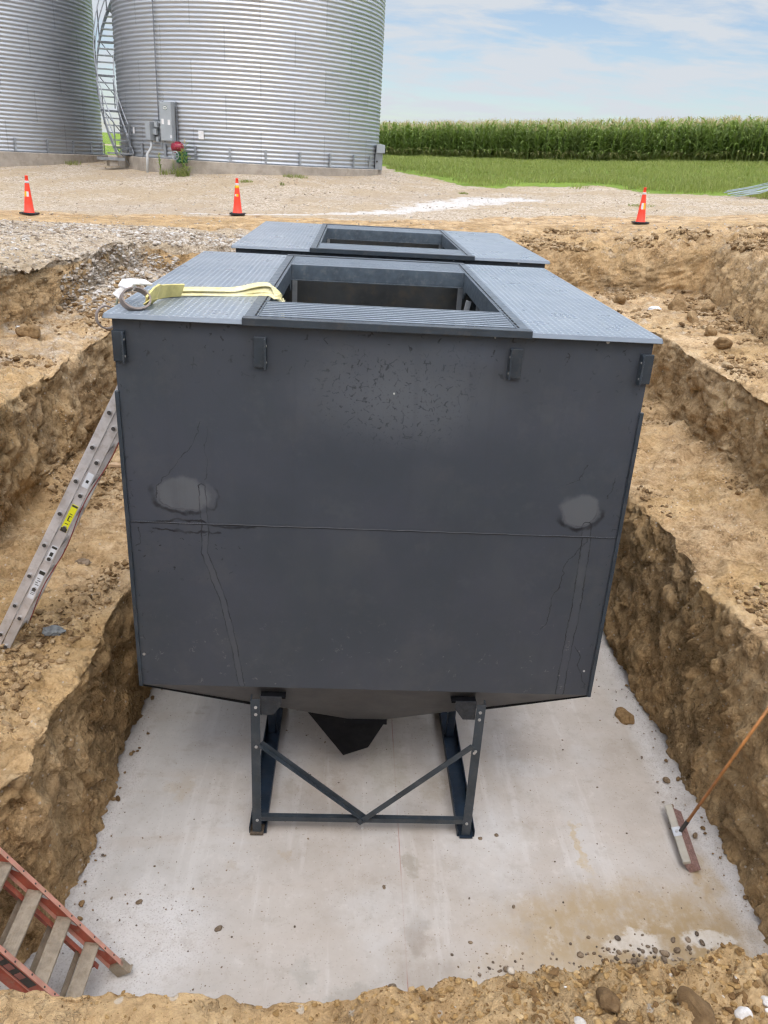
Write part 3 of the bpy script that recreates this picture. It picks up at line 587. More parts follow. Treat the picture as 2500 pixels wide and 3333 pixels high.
# ------------------------------------------------------------------ steel dump hopper
def m_body():
    k = NT('grey_painted_steel'); P = k.P; x = k.xyz()
    Pf = k.vec('MULTIPLY', P, (1,0,1))                            # front sheet: x, z   (origin = foot of the thing)
    nz = k.noise(5, 5, .6, col=True); nl_ = k.noise(2.4,3,.6,col=True); Pd = k.vec('ADD', k.vec('ADD', Pf, k.vec('MULTIPLY', k.vec('SUBTRACT', nz, (.5,.5,.5)), (.11,0,.11))), k.vec('MULTIPLY', k.vec('SUBTRACT', nl_, (.5,.5,.5)), (.20,0,.14)))
    n2 = k.noise(22, 4, .6, col=True); Pe = k.vec('ADD', Pd, k.vec('MULTIPLY', k.vec('SUBTRACT', n2, (.5,.5,.5)), (.022,0,.022)))
    Pr = k.vec('ADD', Pf, k.vec('MULTIPLY', k.vec('SUBTRACT', n2, (.5,.5,.5)), (.022,0,.022))); Pr = k.vec('ADD', Pr, k.vec('MULTIPLY', k.vec('SUBTRACT', nz, (.5,.5,.5)), (.03,0,.03)))
    ox, oz = -1.83, 4.41
    q = lambda a, b: (a+ox, 0, b+oz)
    base = k.mix(k.mr(k.noise(1.1,6,.6),.32,.68), (.045,.052,.061), (.054,.059,.071))
    base = k.mix(k.math('MULTIPLY', k.mr(k.noise(2.3,6,.6,k.mapv((1,1,.6))),.5,.7), .35), base, (.066,.072,.076))
    base = k.mix(k.math('MULTIPLY', k.mr(k.noise(3.1,6,.72),.56,.72), .22), base, (.095,.102,.10))
    dark = (.009,.010,.013); lite = (.118,.122,.126)
    front = k.mr(x[1], -1.822, -1.815, 1, 0, False); fx = lambda m_: k.math('MULTIPLY', m_, front)
    # lighter, dried puddles with a dark scalloped rim and the runs below them
    def puddle(c, r, rimside, amt):
        nonlocal base
        e = k.ell(Pe, q(*c), (r[0],1,r[1])); base = k.mix(fx(k.math('MULTIPLY', k.mr(e,.75,1.0,1,0), amt)), base, lite)
        side = k.mr(k.vec('DOT_PRODUCT', k.vec('SUBTRACT', Pf, q(*c)), rimside), -.02, .10)
        wdt = k.math('MULTIPLY', side, k.mr(k.noise(9,3), .35, .6, .25, 1)); rim = k.math('MULTIPLY', k.mr(k.math('ABSOLUTE', k.math('SUBTRACT', e, 1.03)), .02, .20, 1, 0), wdt)
        base = k.mix(fx(k.math('MULTIPLY', rim, .95)), base, dark)
        rim2 = k.math('MULTIPLY', k.mr(k.math('ABSOLUTE', k.math('SUBTRACT', e, .80)), .0, .05, 1, 0), wdt); base = k.mix(fx(k.math('MULTIPLY', rim2, .5)), base, dark)
    puddle((.45,-1.27), (.20,.135), (-.4,0,-1), .75); puddle((3.29,-1.27), (.17,.15), (.35,0,-1), .75); puddle((.62,-1.26), (.07,.10), (.9,0,-.5), .3)
    def run(pts, half, amt, line=.004):
        nonlocal base
        d = k.poly(Pr, [q(*p) for p in pts]); base = k.mix(fx(k.math('MULTIPLY', k.mr(d, half*.5, half*1.1, 1, 0), amt*.5)), base, lite)
        base = k.mix(fx(k.math('MULTIPLY', k.mr(k.math('ABSOLUTE', k.math('SUBTRACT', d, half)), line*.3, line*1.5, 1, 0), k.mr(k.noise(7,3,.6), .35,.62,.3,.9))), base, dark)
    run([(.575,-1.20),(.585,-1.48),(.575,-1.72),(.70,-2.12),(.775,-2.54),(.82,-2.885)], .024, .35); run([(3.375,-1.40),(3.392,-1.5),(3.40,-2.1),(3.385,-2.5),(3.38,-2.885)], .033, .25)
    def crack(pts, wd=.0025, amt=.55):
        nonlocal base
        d = k.poly(Pe, [q(*p) for p in pts]); base = k.mix(fx(k.math('MULTIPLY', k.mr(d, wd*.5, wd*2, 1, 0), k.math('MULTIPLY', k.mr(k.noise(6,3,.6), .35,.6,.45,1), amt*1.4))), base, dark)
    crack([(.60,-.70),(.52,-.92),(.40,-1.08),(.30,-1.16),(.27,-1.28)]); crack([(.66,-.75),(.62,-1.0),(.60,-1.15)], .002, .5); crack([(3.36,-1.5),(3.24,-1.85),(3.14,-2.3)], .003, .6); crack([(3.52,-1.0),(3.5,-1.18)], .002, .6); crack([(3.2,-1.08),(3.3,-1.03),(3.31,-.9)], .002, .6)
    crack([(3.44,-2.45),(3.5,-2.62),(3.58,-2.78)], .004); crack([(.10,-1.485),(.5,-1.475),(.95,-1.50)], .007, .8); crack([(.18,-1.54),(.35,-1.55),(.5,-1.57),(.7,-1.54)], .006, .8)
    crack([(.09,-1.53),(.11,-1.66),(.07,-1.69)], .003, .7)
    base = k.mix(fx(k.math('MULTIPLY', k.mr(k.ell(Pd, q(1.95,-.48), (.85,1,.42)), .1, 1.15, 1, 0), .7)), base, (.108,.115,.123)); base = k.mix(fx(k.math('MULTIPLY', k.mr(k.ell(Pd, q(2.35,-.16), (.4,1,.14)), .2, 1.1, 1, 0), .4)), base, (.085,.098,.12))  # soft, dusty sheen at upper centre, painted in as paler colour
    base = k.mix(fx(k.mr(k.math('ABSOLUTE', k.math('SUBTRACT', x[2], oz-1.4925)), .002, .005, .85, 0)), base, dark)
    bl = k.mr(k.noise(1.7,7,.72), .5, .68); base = k.mix(fx(k.math('MULTIPLY', bl, .35)), base, (.080,.082,.082)); vs_ = k.mr(k.noise(2.2,5,.65,k.mapv((3.5,1,.18))), .52,.68); base = k.mix(fx(k.math('MULTIPLY', vs_, .16)), base, (.040,.043,.052))
    # alligatored patch: short dark arcs
    def arcs(scale, thr, mask, amt):
        nonlocal base
        e = k.vor(scale, 'DISTANCE_TO_EDGE', Pd); g = k.math('MULTIPLY', k.mr(e, .015, .055, 1, 0), k.mr(k.noise(scale*1.6,2,.5,Pf), thr, thr+.07)); base = k.mix(fx(k.math('MULTIPLY', k.math('MULTIPLY', g, mask), amt)), base, dark)
    fan = k.math('MULTIPLY', k.mr(k.ell(Pd, q(1.92,-.42), (.62,1,.50)), .55, 1.1, 1, 0), k.mr(k.ell(Pd, q(1.9,.02), (.5,1,.22)), .8, 1.3))
    arcs(15, .50, fan, .62); arcs(30, .55, fan, .45)
    arcs(10, .585, k.mr(x[2], oz-.62, oz-.04, 0, 1), .85)
    arcs(12, .60, k.math('MULTIPLY', k.mr(k.ell(Pd, q(.45,-1.72), (.5,1,.25)), .6, 1.1, 1, 0), 1), .9)
    arcs(12, .56, k.mr(k.math('ABSOLUTE', x[0]), 1.68, 1.77), .7)
    # scuffs near the bottom edge
    sc = k.vor(13, 'DISTANCE_TO_EDGE', k.vec('ADD', k.mapv((1,1,.8)), k.vec('SCALE', n2, scale=.1))); sm = k.math('MULTIPLY', k.mr(sc, .01, .03, 1, 0), k.mr(k.noise(14,2), .62, .68)); sm = k.math('MULTIPLY', sm, k.mr(x[2], oz-2.05, oz-2.6))
    base = k.mix(fx(k.math('MULTIPLY', sm, .5)), base, (.21,.205,.19))
    dust = k.mr(k.noise(60,3), .68, .74); base = k.mix(k.math('MULTIPLY', dust, .10), base, (.16,.155,.14))
    # soil's brown reflection painted on the sloping underside; galvanised, rusty inside
    under = k.mr(x[2], oz-2.90, oz-2.91); base = k.mix(k.math('MULTIPLY', under, .6), base, k.mix(k.mr(k.noise(6,5,.65),.35,.65), (.050,.046,.042), (.085,.076,.066)))
    n = k.n('ShaderNodeBump'); n.inputs['Strength'].default_value = .6; n.inputs['Distance'].default_value = 1; k.put(n.inputs['Height'], k.math('ADD', k.math('MULTIPLY', k.noise(.9,2), .02), k.math('MULTIPLY', k.noise(70,4), .0006)))
    return k.set(base, k.mr(k.noise(2,4), .3, .7, .42, .52), 0, n.outputs[0], .42)
def m_deck():
    k = NT('tread_plate'); x = k.xyz()
    u = k.math('DIVIDE', x[0], .044); v = k.math('DIVIDE', x[1], .06); col_ = k.math('FLOOR', u); par = k.math('FLOORED_MODULO', col_, 2)
    fu = k.math('SUBTRACT', k.math('FRACT', u), .5); fv = k.math('SUBTRACT', k.math('FRACT', k.math('ADD', v, k.math('MULTIPLY', par, .5))), .5)
    sgn = k.math('SUBTRACT', k.math('MULTIPLY', par, 2), 1); fv2 = k.math('ADD', fv, k.math('MULTIPLY', k.math('MULTIPLY', fu, sgn), .6))
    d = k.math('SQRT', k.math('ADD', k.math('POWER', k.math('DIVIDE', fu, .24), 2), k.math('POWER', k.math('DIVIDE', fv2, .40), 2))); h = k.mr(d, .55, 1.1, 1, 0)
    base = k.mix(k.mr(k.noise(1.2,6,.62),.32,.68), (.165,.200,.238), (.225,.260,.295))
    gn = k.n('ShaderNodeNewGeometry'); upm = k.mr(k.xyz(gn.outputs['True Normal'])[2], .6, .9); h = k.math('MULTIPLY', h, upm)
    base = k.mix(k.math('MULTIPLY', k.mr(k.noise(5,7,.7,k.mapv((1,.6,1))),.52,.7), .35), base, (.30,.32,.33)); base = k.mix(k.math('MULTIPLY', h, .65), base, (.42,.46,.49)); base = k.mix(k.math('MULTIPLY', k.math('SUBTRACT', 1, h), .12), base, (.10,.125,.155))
    base = k.mix(k.math('MULTIPLY', k.mr(k.noise(38,3),.66,.72), .45), base, (.40,.41,.40))
    return k.set(base, k.mr(k.noise(3,5), .3,.7,.26,.38), .1, k.bump(h, .6, .004), .6)
M_BODY, M_DECK = m_body(), m_deck()
M_FRAME = simple('bluish_grey_paint', (.031,.041,.051), .40, 0, .2, 5, .15, 80, (.12,.11,.095), .25)
M_BLUE = simple('dark_blue_primer', (.012,.024,.042), .42, 0, .25, 5, .1, 80, (.09,.08,.07), .2)
M_GALVB = simple('light_grey_steel', (.090,.112,.132), .38, .2, .2, 7, .15, 90, (.30,.29,.27), .25)
M_SEAM = simple('seam_paint', (.020,.023,.029), .5, 0, .3, 30)
M_BLACK = simple('black_primer', (.006,.0065,.008), .6, 0, .3, 5, .1, 60, None, 0, .12)
M_BAR = simple('worn_grate_paint', (.26,.30,.34), .34, 0, .06, 2, 0, 60, None, 0, .6)
M_ALU0 = simple('pale_inner_steel', (.42,.43,.43), .5, .1, .2, 7)
M_INNER = simple('scaled_steel', (.06,.062,.06), .6, .1, .25, 2.5, .2, 40, (.13,.10,.06), .4)
M_BOLT = simple('zinc_bolt', (.52,.51,.49), .42, .6, .1)
M_GUS = simple('grimy_gusset', (.018,.021,.025), .6, 0, .4, 14, .3, 80, (.06,.055,.05), .4)
M_DUST = simple('dirt_on_steel', (.10,.075,.05), .9, 0, .4, 30, .5, 90)
W, DP, HB = 3.66, 3.73, 2.89
POSTS = [((.99,3.35,-.15),(.985,3.35,-1.6),'inner_post'),((2.72,3.35,-.15),(2.72,3.35,-1.6),'inner_post'),((2.70,2.5,-.2),(2.52,2.55,-1.3),'inner_brace'),((.90,2.5,-.2),(.99,2.55,-1.3),'inner_brace'),((2.80,2.5,-.2),(2.80,2.5,-1.3),'inner_post')]
def make_hopper():
    zf = FLOOR
    t = thing('dump_hopper', (W/2, DP/2, zf), 'dark grey steel dump hopper nearest the camera with a yellow sling on its deck', 'dump hopper', 'dump hoppers standing in the pit')
    B = lambda: MB()
    x0, x1, y0, y1 = .04, W-.04, .04, DP-.04; zb = -HB; th_ = .008
    b = MB(); b.box(x0,x1,y0,y0+th_,zb,-.012); b.box(x0,x1,y1-th_,y1,zb,-.012); b.box(x0,x0+th_,y0+th_,y1-th_,zb,-.012); b.box(x1-th_,x1,y0+th_,y1-th_,zb,-.012)
    body = b.build('body', M_BODY, t)
    # hopper: four plates falling to the outlet
    top = [(x0,y0,zb),(x1,y0,zb),(x1,y1,zb),(x0,y1,zb)]; oz_ = -3.62; bot = [(1.68,.60,oz_),(2.02,.60,oz_),(2.02,.98,oz_),(1.68,.98,oz_)]
    b = MB(); V = [Vector(p) for p in top+bot]; Vi = [p+Vector((0,0,-.012)) for p in V]
    b.add(V+Vi, [(0,1,5,4),(1,2,6,5),(2,3,7,6),(3,0,4,7),(8,12,13,9),(9,13,14,10),(10,14,15,11),(11,15,12,8),(0,8,9,1),(1,9,10,2),(2,10,11,3),(3,11,8,0),(4,5,13,12),(5,6,14,13),(6,7,15,14),(7,4,12,15)])
    b.build('sloped_bottom', M_BODY, t)
    b = MB()
    b.beam((x0-.004,y0-.004,-.52),(x0-.004,y0-.004,zb-.02),.03,.028,(1,0,0)); b.build('corner_flange', M_FRAME, t, bevel=.004)
    b = MB(); b.beam((x1+.004,y0-.004,-.52),(x1+.004,y0-.004,zb-.02),.03,.028,(1,0,0)); b.build('corner_flange', M_FRAME, t, bevel=.004)
    b = MB(); b.beam((x0-.004,y0+.01,zb-.006),((x0+1.68)/2,.32,-3.262),.05,.012,(0,1,0)); b.build('bottom_flange', M_BLACK, t); b = MB(); b.beam((x1+.004,y0+.01,zb-.006),((x1+2.02)/2,.32,-3.262),.05,.012,(0,1,0)); b.build('bottom_flange', M_BLACK, t)
    # weld bead along the joint of the two front sheets
    b = MB(); pts = [(x0+.005+i*(x1-x0-.01)/60, y0-.001, -1.487+.0012*math.sin(i*1.7)+.0015*math.sin(i*.6)) for i in range(61)]; b.tube(pts, .0035, 6); b.build('weld_seam', M_SEAM, t)
    # deck
    for xa, xb in ((0,.885),(2.785,W)):
        b = MB(); b.box(xa,xb,.0,DP,-.008,0)
        b.add([(xa,0,0),(xb,0,0),(xb,-.012,-.03),(xa,-.012,-.03),(xa,.006,-.009),(xb,.006,-.009),(xb,-.006,-.034),(xa,-.006,-.034)], [(0,1,2,3),(4,7,6,5),(0,4,5,1),(3,2,6,7),(0,3,7,4),(1,5,6,2)])
        ex = xa if xa == 0 else xb; s_ = -1 if xa == 0 else 1
        b.add([(ex,0,0),(ex,DP,0),(ex+s_*.012,DP,-.03),(ex+s_*.012,0,-.03),(ex-s_*.006,0,-.009),(ex-s_*.006,DP,-.009),(ex+s_*.006,DP,-.034),(ex+s_*.006,0,-.034)], [(0,1,2,3),(4,7,6,5),(0,4,5,1),(3,2,6,7),(0,3,7,4),(1,5,6,2)])
        b.build('deck_plate', M_DECK, t, bevel=.002)
    for xa, xb in ((.885,.975),(2.70,2.785)):                    # side bars of the opening, with slots
        b = MB(); b.box(xa,xb,.07,DP-.03,-.012,.006); bar = b.build('side_bar', M_GALVB, t, bevel=.003)
        s_ = MB(); xs_ = xb-.016 if xa < 1 else xa+.016
        for i in range(34): y = .12+i*.105; s_.box(xs_-.006, xs_+.006, y, y+.074, .0055, .0085)
        s_.build('slot_pattern', M_BLACK, bar)
    b = MB(); b.box(.885,2.785,-.016,.055,-.018,.014); b.box(.885,2.785,-.020,-.012,-.036,.014); b.build('front_bar', M_FRAME, t, bevel=.003)
    b = MB(); b.box(.885,2.785,DP-.09,DP+.01,-.012,.010); rb = b.build('rear_bar', M_FRAME, t, bevel=.003)
    s_ = MB()
    for i in range(5): s_.box(1.21+i*.29, 1.41+i*.29, DP-.055, DP-.02, .0095, .0125)
    s_.build('slot_pattern', M_GALVB, rb)
    for ya, yb in ((.075,.675),(2.955,3.62)):
        b = MB(); n = 9
        for i in range(n):
            y = ya+.02+(yb-ya-.04)*i/(n-1); b.box(.978,2.697,y-.012,y+.012,-.002,.004)
        g_ = b.build('grate', M_BAR, t)
        for xx in (1.15,1.85,2.55): c = MB(); c.box(xx-.006,xx+.006,ya,yb,-.06,-.012); c.build('support_bar', M_BLACK, g_)
    b = MB(); b.box(.978,2.697,.672,.705,-.06,.008); b.build('opening_edge', M_GALVB, t, bevel=.004)
    b = MB(); b.box(.978,2.697,2.925,2.952,-.135,.006); b.box(.978,2.697,2.925,3.0,-.147,-.136); b.build('opening_beam', M_GALVB, t, bevel=.004)
    for xx, s_ in ((.978,1),(2.697,-1)):
        b = MB(); b.ext([(.70,.003),(2.925,.003),(2.925,-.24),(2.86,-.24),(2.70,-.15),(.95,-.15),(.80,-.24),(.70,-.24)], (xx-.006,0,0), (xx+.006,0,0), (0,1,0)); b.build('opening_beam', M_GALVB, t)
    for p0, p1, nm in POSTS:
        b = MB(); b.beam(p0, p1, .05, .02, (0,1,0)); b.build(nm, M_ALU0, t)
    b = MB(); b.box(.06,W-.06,DP-.07,DP-.055,-2.88,-.05); b.build('inner_lining', M_INNER, t)
    # lugs on the front sheet
    for i, (xc, s_) in enumerate(((.035,1),(.955,1),(2.655,-1),(3.545,-1))):
        b = MB(); b.box(xc+(.006 if s_ < 0 else 0), xc+(.09 if s_ < 0 else .085), .018, .0405, -.315, -.115)
        fx = xc+.073 if s_ > 0 else xc
        b.ext([(.04,-.11),(-.028,-.12),(-.034,-.315),(.04,-.325)], (fx,0,0), (fx+.012,0,0), (0,1,0))
        lug = b.build('bracket', M_FRAME, t, bevel=.003)
        for z in (-.165,-.275): c = MB(); c.disc((fx+.012 if s_ > 0 else fx, -.008, z), (s_,0,0), .007, .004, 10); c.build('bolt', M_BOLT, lug)
    # white specks: nuts left on the sheet
    for xx, zz, r in ((3.31,-.045,.012),(1.90,-.46,.007),(.075,-2.62,.012),(3.55,-2.67,.009),(2.55,-.05,.006)):
        b = MB(); b.disc((xx,.042,zz), (0,-1,0), r, .006, 8); b.build('bolt', M_BOLT, t)
    # spout
    b = MB(); T_ = [(1.31,.66,-3.50),(2.07,.66,-3.50),(2.07,1.25,-3.50),(1.31,1.25,-3.50)]; T2 = [(1.31,.66,-3.60),(2.07,.66,-3.62),(2.07,1.25,-3.6),(1.31,1.25,-3.6)]; Bt = [(1.66,.74,-4.17),(1.89,.74,-4.07),(1.96,.98,-3.99),(1.66,.98,-4.1)]
    b.add(T_+T2+Bt, [(0,1,5,4),(1,2,6,5),(2,3,7,6),(3,0,4,7),(4,5,9,8),(5,6,10,9),(6,7,11,10),(7,4,8,11),(0,3,2,1)])
    sp = b.build('spout', M_BLACK, t)
    c = MB(); c.box(1.66,2.04,.60,.64,-3.69,-3.63); c.build('outlet_frame', M_BLACK, sp)
    # stand
    for s_, xa in ((1,.895),(-1,2.79)):
        xb = xa+s_*.075
        for yy, d in ((0.0,1),(3.70,-1)):
            b = MB(); b.ext([(0,0),(.075,0),(.075,.009),(.009,.009),(.009,.075),(0,.075)] if True else [], (xa,yy,-3.0), (xa,yy,zf+.02), (s_,0,0))
            # the angle's second flange must run away from the viewer
            b.v = [(x, yy+abs(y-yy)*d, z) for x,y,z in b.v]
            leg = b.build('leg', M_FRAME, t, bevel=.002)
            if d == 1:
                for z in (-3.07,-3.14,-3.465,-4.255):
                    c = MB(); c.disc((xa+s_*.042, yy-.001, z), (0,-1,0), .013, .008, 8); c.build('bolt', M_BOLT, leg)
            b = MB(); b.box(min(xa,xb)-.02, max(xa,xb)+.02, yy-.03 if d==1 else yy-.09, yy+.09 if d==1 else yy+.03, zf+.012, zf+.02); b.build('base_plate', M_DUST if s_>0 and d==1 else M_BLUE, t)
        xc = (xa+xb)/2+s_*.0; xs0 = min(xa,xb)-.03; xs1 = xs0+.15 if s_>0 else max(xa,xb)+.04
        if s_ < 0: xs0 = xs1-.155
        b = MB(); b.box(xs0,xs1,.0,DP,zf+.003,zf+.012); b.box(xs0,xs0+.009,.0,DP,zf+.012,zf+.075); b.box(xs1-.009,xs1,.0,DP,zf+.012,zf+.075); b.build('skid', M_BLUE, t, bevel=.002)
        for yy in (1.35,2.6):
            b = MB(); b.beam((xa+s_*.04,yy,-3.2),(xa+s_*.04,yy,zf+.02),.075,.075,(0,1,0)); b.build('leg', M_BLUE, t, bevel=.003)
        b = MB(); g = [(xb,-2.985),(xb+s_*.17,-2.985),(xb+s_*.17,-3.06),(xb+s_*.10,-3.16),(xb,-3.16)]; b.add([(x,.02,z) for x,z in g]+[(x,.032,z) for x,z in g], [(0,1,2,3,4)[::-1],(5,6,7,8,9)]+[(i,(i+1)%5,(i+1)%5+5,i+5) for i in range(5)]); b.build('gusset', M_GUS, t)
        b = MB(); b.box(min(xb,xb+s_*.20),max(xb,xb+s_*.20),.05,.35,-3.02,-3.0); b.build('saddle_plate', M_BLACK, t)
    b = MB(); L = [(0,0),(.045,0),(.045,.006),(.006,.006),(.006,.045),(0,.045)]
    b.ext(L, (.96,.022,-3.455), (1.86,.022,-4.25), (.3,0,.9)); b.build('brace', M_FRAME, t)
    b = MB(); b.ext([(0,0),(.05,0),(.05,.006),(.006,.006),(.006,.05),(0,.05)], (2.735,-.012,-3.425), (1.82,-.012,-4.285), (-.3,0,.9)); br = b.build('brace', M_FRAME, t)
    c = MB(); c.disc((2.725,-.065,-3.43),(0,-1,0),.012,.006,8); c.build('bolt', M_BOLT, br); c = MB(); c.disc((1.84,-.065,-4.262),(0,-1,0),.012,.006,8); c.build('bolt', M_BOLT, br)
    b = MB(); b.box(.96,2.725,.012,.020,-4.278,-4.232); b.box(.96,2.725,.020,.06,-4.240,-4.232); b.build('cross_bar', M_FRAME, t)
    return t
hop = make_hopper()
h2 = copy_tree(hop); h2.location = Vector(hop.location)+Vector((.20, 4.36, .009)); h2['label'] = 'second dark grey steel dump hopper standing behind the front one, its deck bare'

# ------------------------------------------------------------------ yellow lifting sling on the near deck
M_WEB = NT('sling_web')
def m_web():
    k = M_WEB; s = k.math('FRACT', k.math('MULTIPLY', k.math('ADD', k.xyz()[2], k.math('MULTIPLY', k.xyz()[1], .4)), 40)); c = k.mix(k.mr(k.noise(7,6,.65),.35,.68), (.62,.55,.26), (.76,.71,.46)); c = k.mix(k.math('MULTIPLY', k.mr(k.noise(13,5,.7),.52,.7),.5), c, (.50,.46,.33)); c = k.mix(k.math('MULTIPLY', k.math('GREATER_THAN', s, .86), .35), c, (.20,.17,.08))
    return k.set(c, .8, 0, k.bump(k.noise(240,2), .4, .002), .2)
m_web(); M_WEB = M_WEB.m
M_SLEEVE = simple('worn_sleeve', (.23,.19,.165), .85, 0, .25, 9, .4, 200)
M_TAG = simple('white_tag', (.72,.70,.68), .7, 0, .1, 8)
M_WEBD = simple('sling_web_inner', (.62,.53,.20), .8, 0, .2, 9)
def sling():
    t = thing('lifting_sling', (.5,.9,.0), 'faded yellow lifting sling draped over the front left corner of the near hopper deck', 'lifting sling')
    base = [(.16,.62),(.30,.78),(.50,.86),(.70,.93),(.86,1.0),(.955,1.02)]
    b = MB()
    for i, (dy, z, wob) in enumerate(((-.05,.008,.006),(-.02,.016,.008),(.012,.026,.008),(.0,.036,.008))):
        pts = [(x, y+dy*(.35+.9*abs(j-2.2)/3), z+.006+wob*math.sin(j*1.3+i*1.9)*.6+(.012*i if j>3 else 0)) for j,(x,y) in enumerate(base)]
        pts += [(1.01,.98+dy*.9,z*.8),(1.05,.92+dy*.8,z*.6-.02),(1.075,.84+dy*.6,z-.08),(1.085,.79+dy*.5,-.30-.06*i)]
        P = []
        for j in range(len(pts)-1):
            for q in (0,.25,.5,.75):
                p0,p1,p2,p3 = (Vector(pts[max(0,min(len(pts)-1,j+m_))]) for m_ in (-1,0,1,2))
                P.append(.5*((2*p1)+(p2-p0)*q+(2*p0-5*p1+4*p2-p3)*q*q+(3*p1-p0-3*p2+p3)*q**3))
        P.append(Vector(pts[-1])); b = MB(); b.ribbon(P, (-.35,.9,.35+.25*(i%3)), .06, .008); b.build('webbing', M_WEB, t, bevel=.003)
    def ring(c, r, ax, wdt, a0, a1, n=26, sx=1.0):
        ax = Vector(ax).normalized(); u = ax.orthogonal().normalized(); u = (Vector((0,0,1))-ax*ax.z).normalized(); v = ax.cross(u); P = [Vector(c)+u*math.cos(q)*r+v*math.sin(q)*r*sx for q in np.linspace(a0,a1,n)]
        return P, ax
    b = MB(); P, ax = ring((.165,.175,.066), .074, (.52,-.62,.52), .05, 0, 2*math.pi*.97, sx=1.3); b.ribbon(P, ax, .052, .013); b.build('eye_loop', M_SLEEVE, t, bevel=.003)
    b = MB(); b.ribbon([(.22,.23,.04),(.25,.30,.085),(.26,.40,.09),(.25,.50,.07),(.28,.62,.06),(.36,.74,.05)], (.3,-.25,.9), .10, .014); b.build('throat', M_WEBD, t, bevel=.003); b = MB(); b.ribbon([(.235,.20,.05),(.215,.28,.03),(.235,.42,.02)], (.8,.1,.6), .06, .008); b.build('throat', M_WEBD, t, bevel=.003)
    b = MB(); b.ribbon([(.085,.22,.13),(.07,.36,.145),(.09,.50,.13),(.15,.62,.11)], (.9,-.1,-.35), .08, .016); b.build('wear_pad', M_TAG, t, bevel=.005); b = MB(); b.ribbon([(.0,.30,.06),(.03,.42,.09),(.08,.55,.09)], (.7,-.2,-.6), .05, .01); b.build('wear_pad', M_TAG, t, bevel=.005)
    b = MB(); P, ax = ring((-.07,.30,-.085), .075, (.45,-.85,.1), .05, -.6, 2*math.pi*.9, sx=.9); b.ribbon(P, ax, .05, .011); b.build('eye_loop', M_SLEEVE, t, bevel=.003)
    b = MB(); b.ribbon([(-.02,.42,.02),(-.05,.40,-.1),(-.045,.38,-.3),(-.03,.40,-.5),(.005,.44,-.62)], (.1,-.95,0), .05, .009); b.build('hanging_strap', simple('greenish_web', (.30,.31,.22), .85, 0, .2, 9), t)
sling()

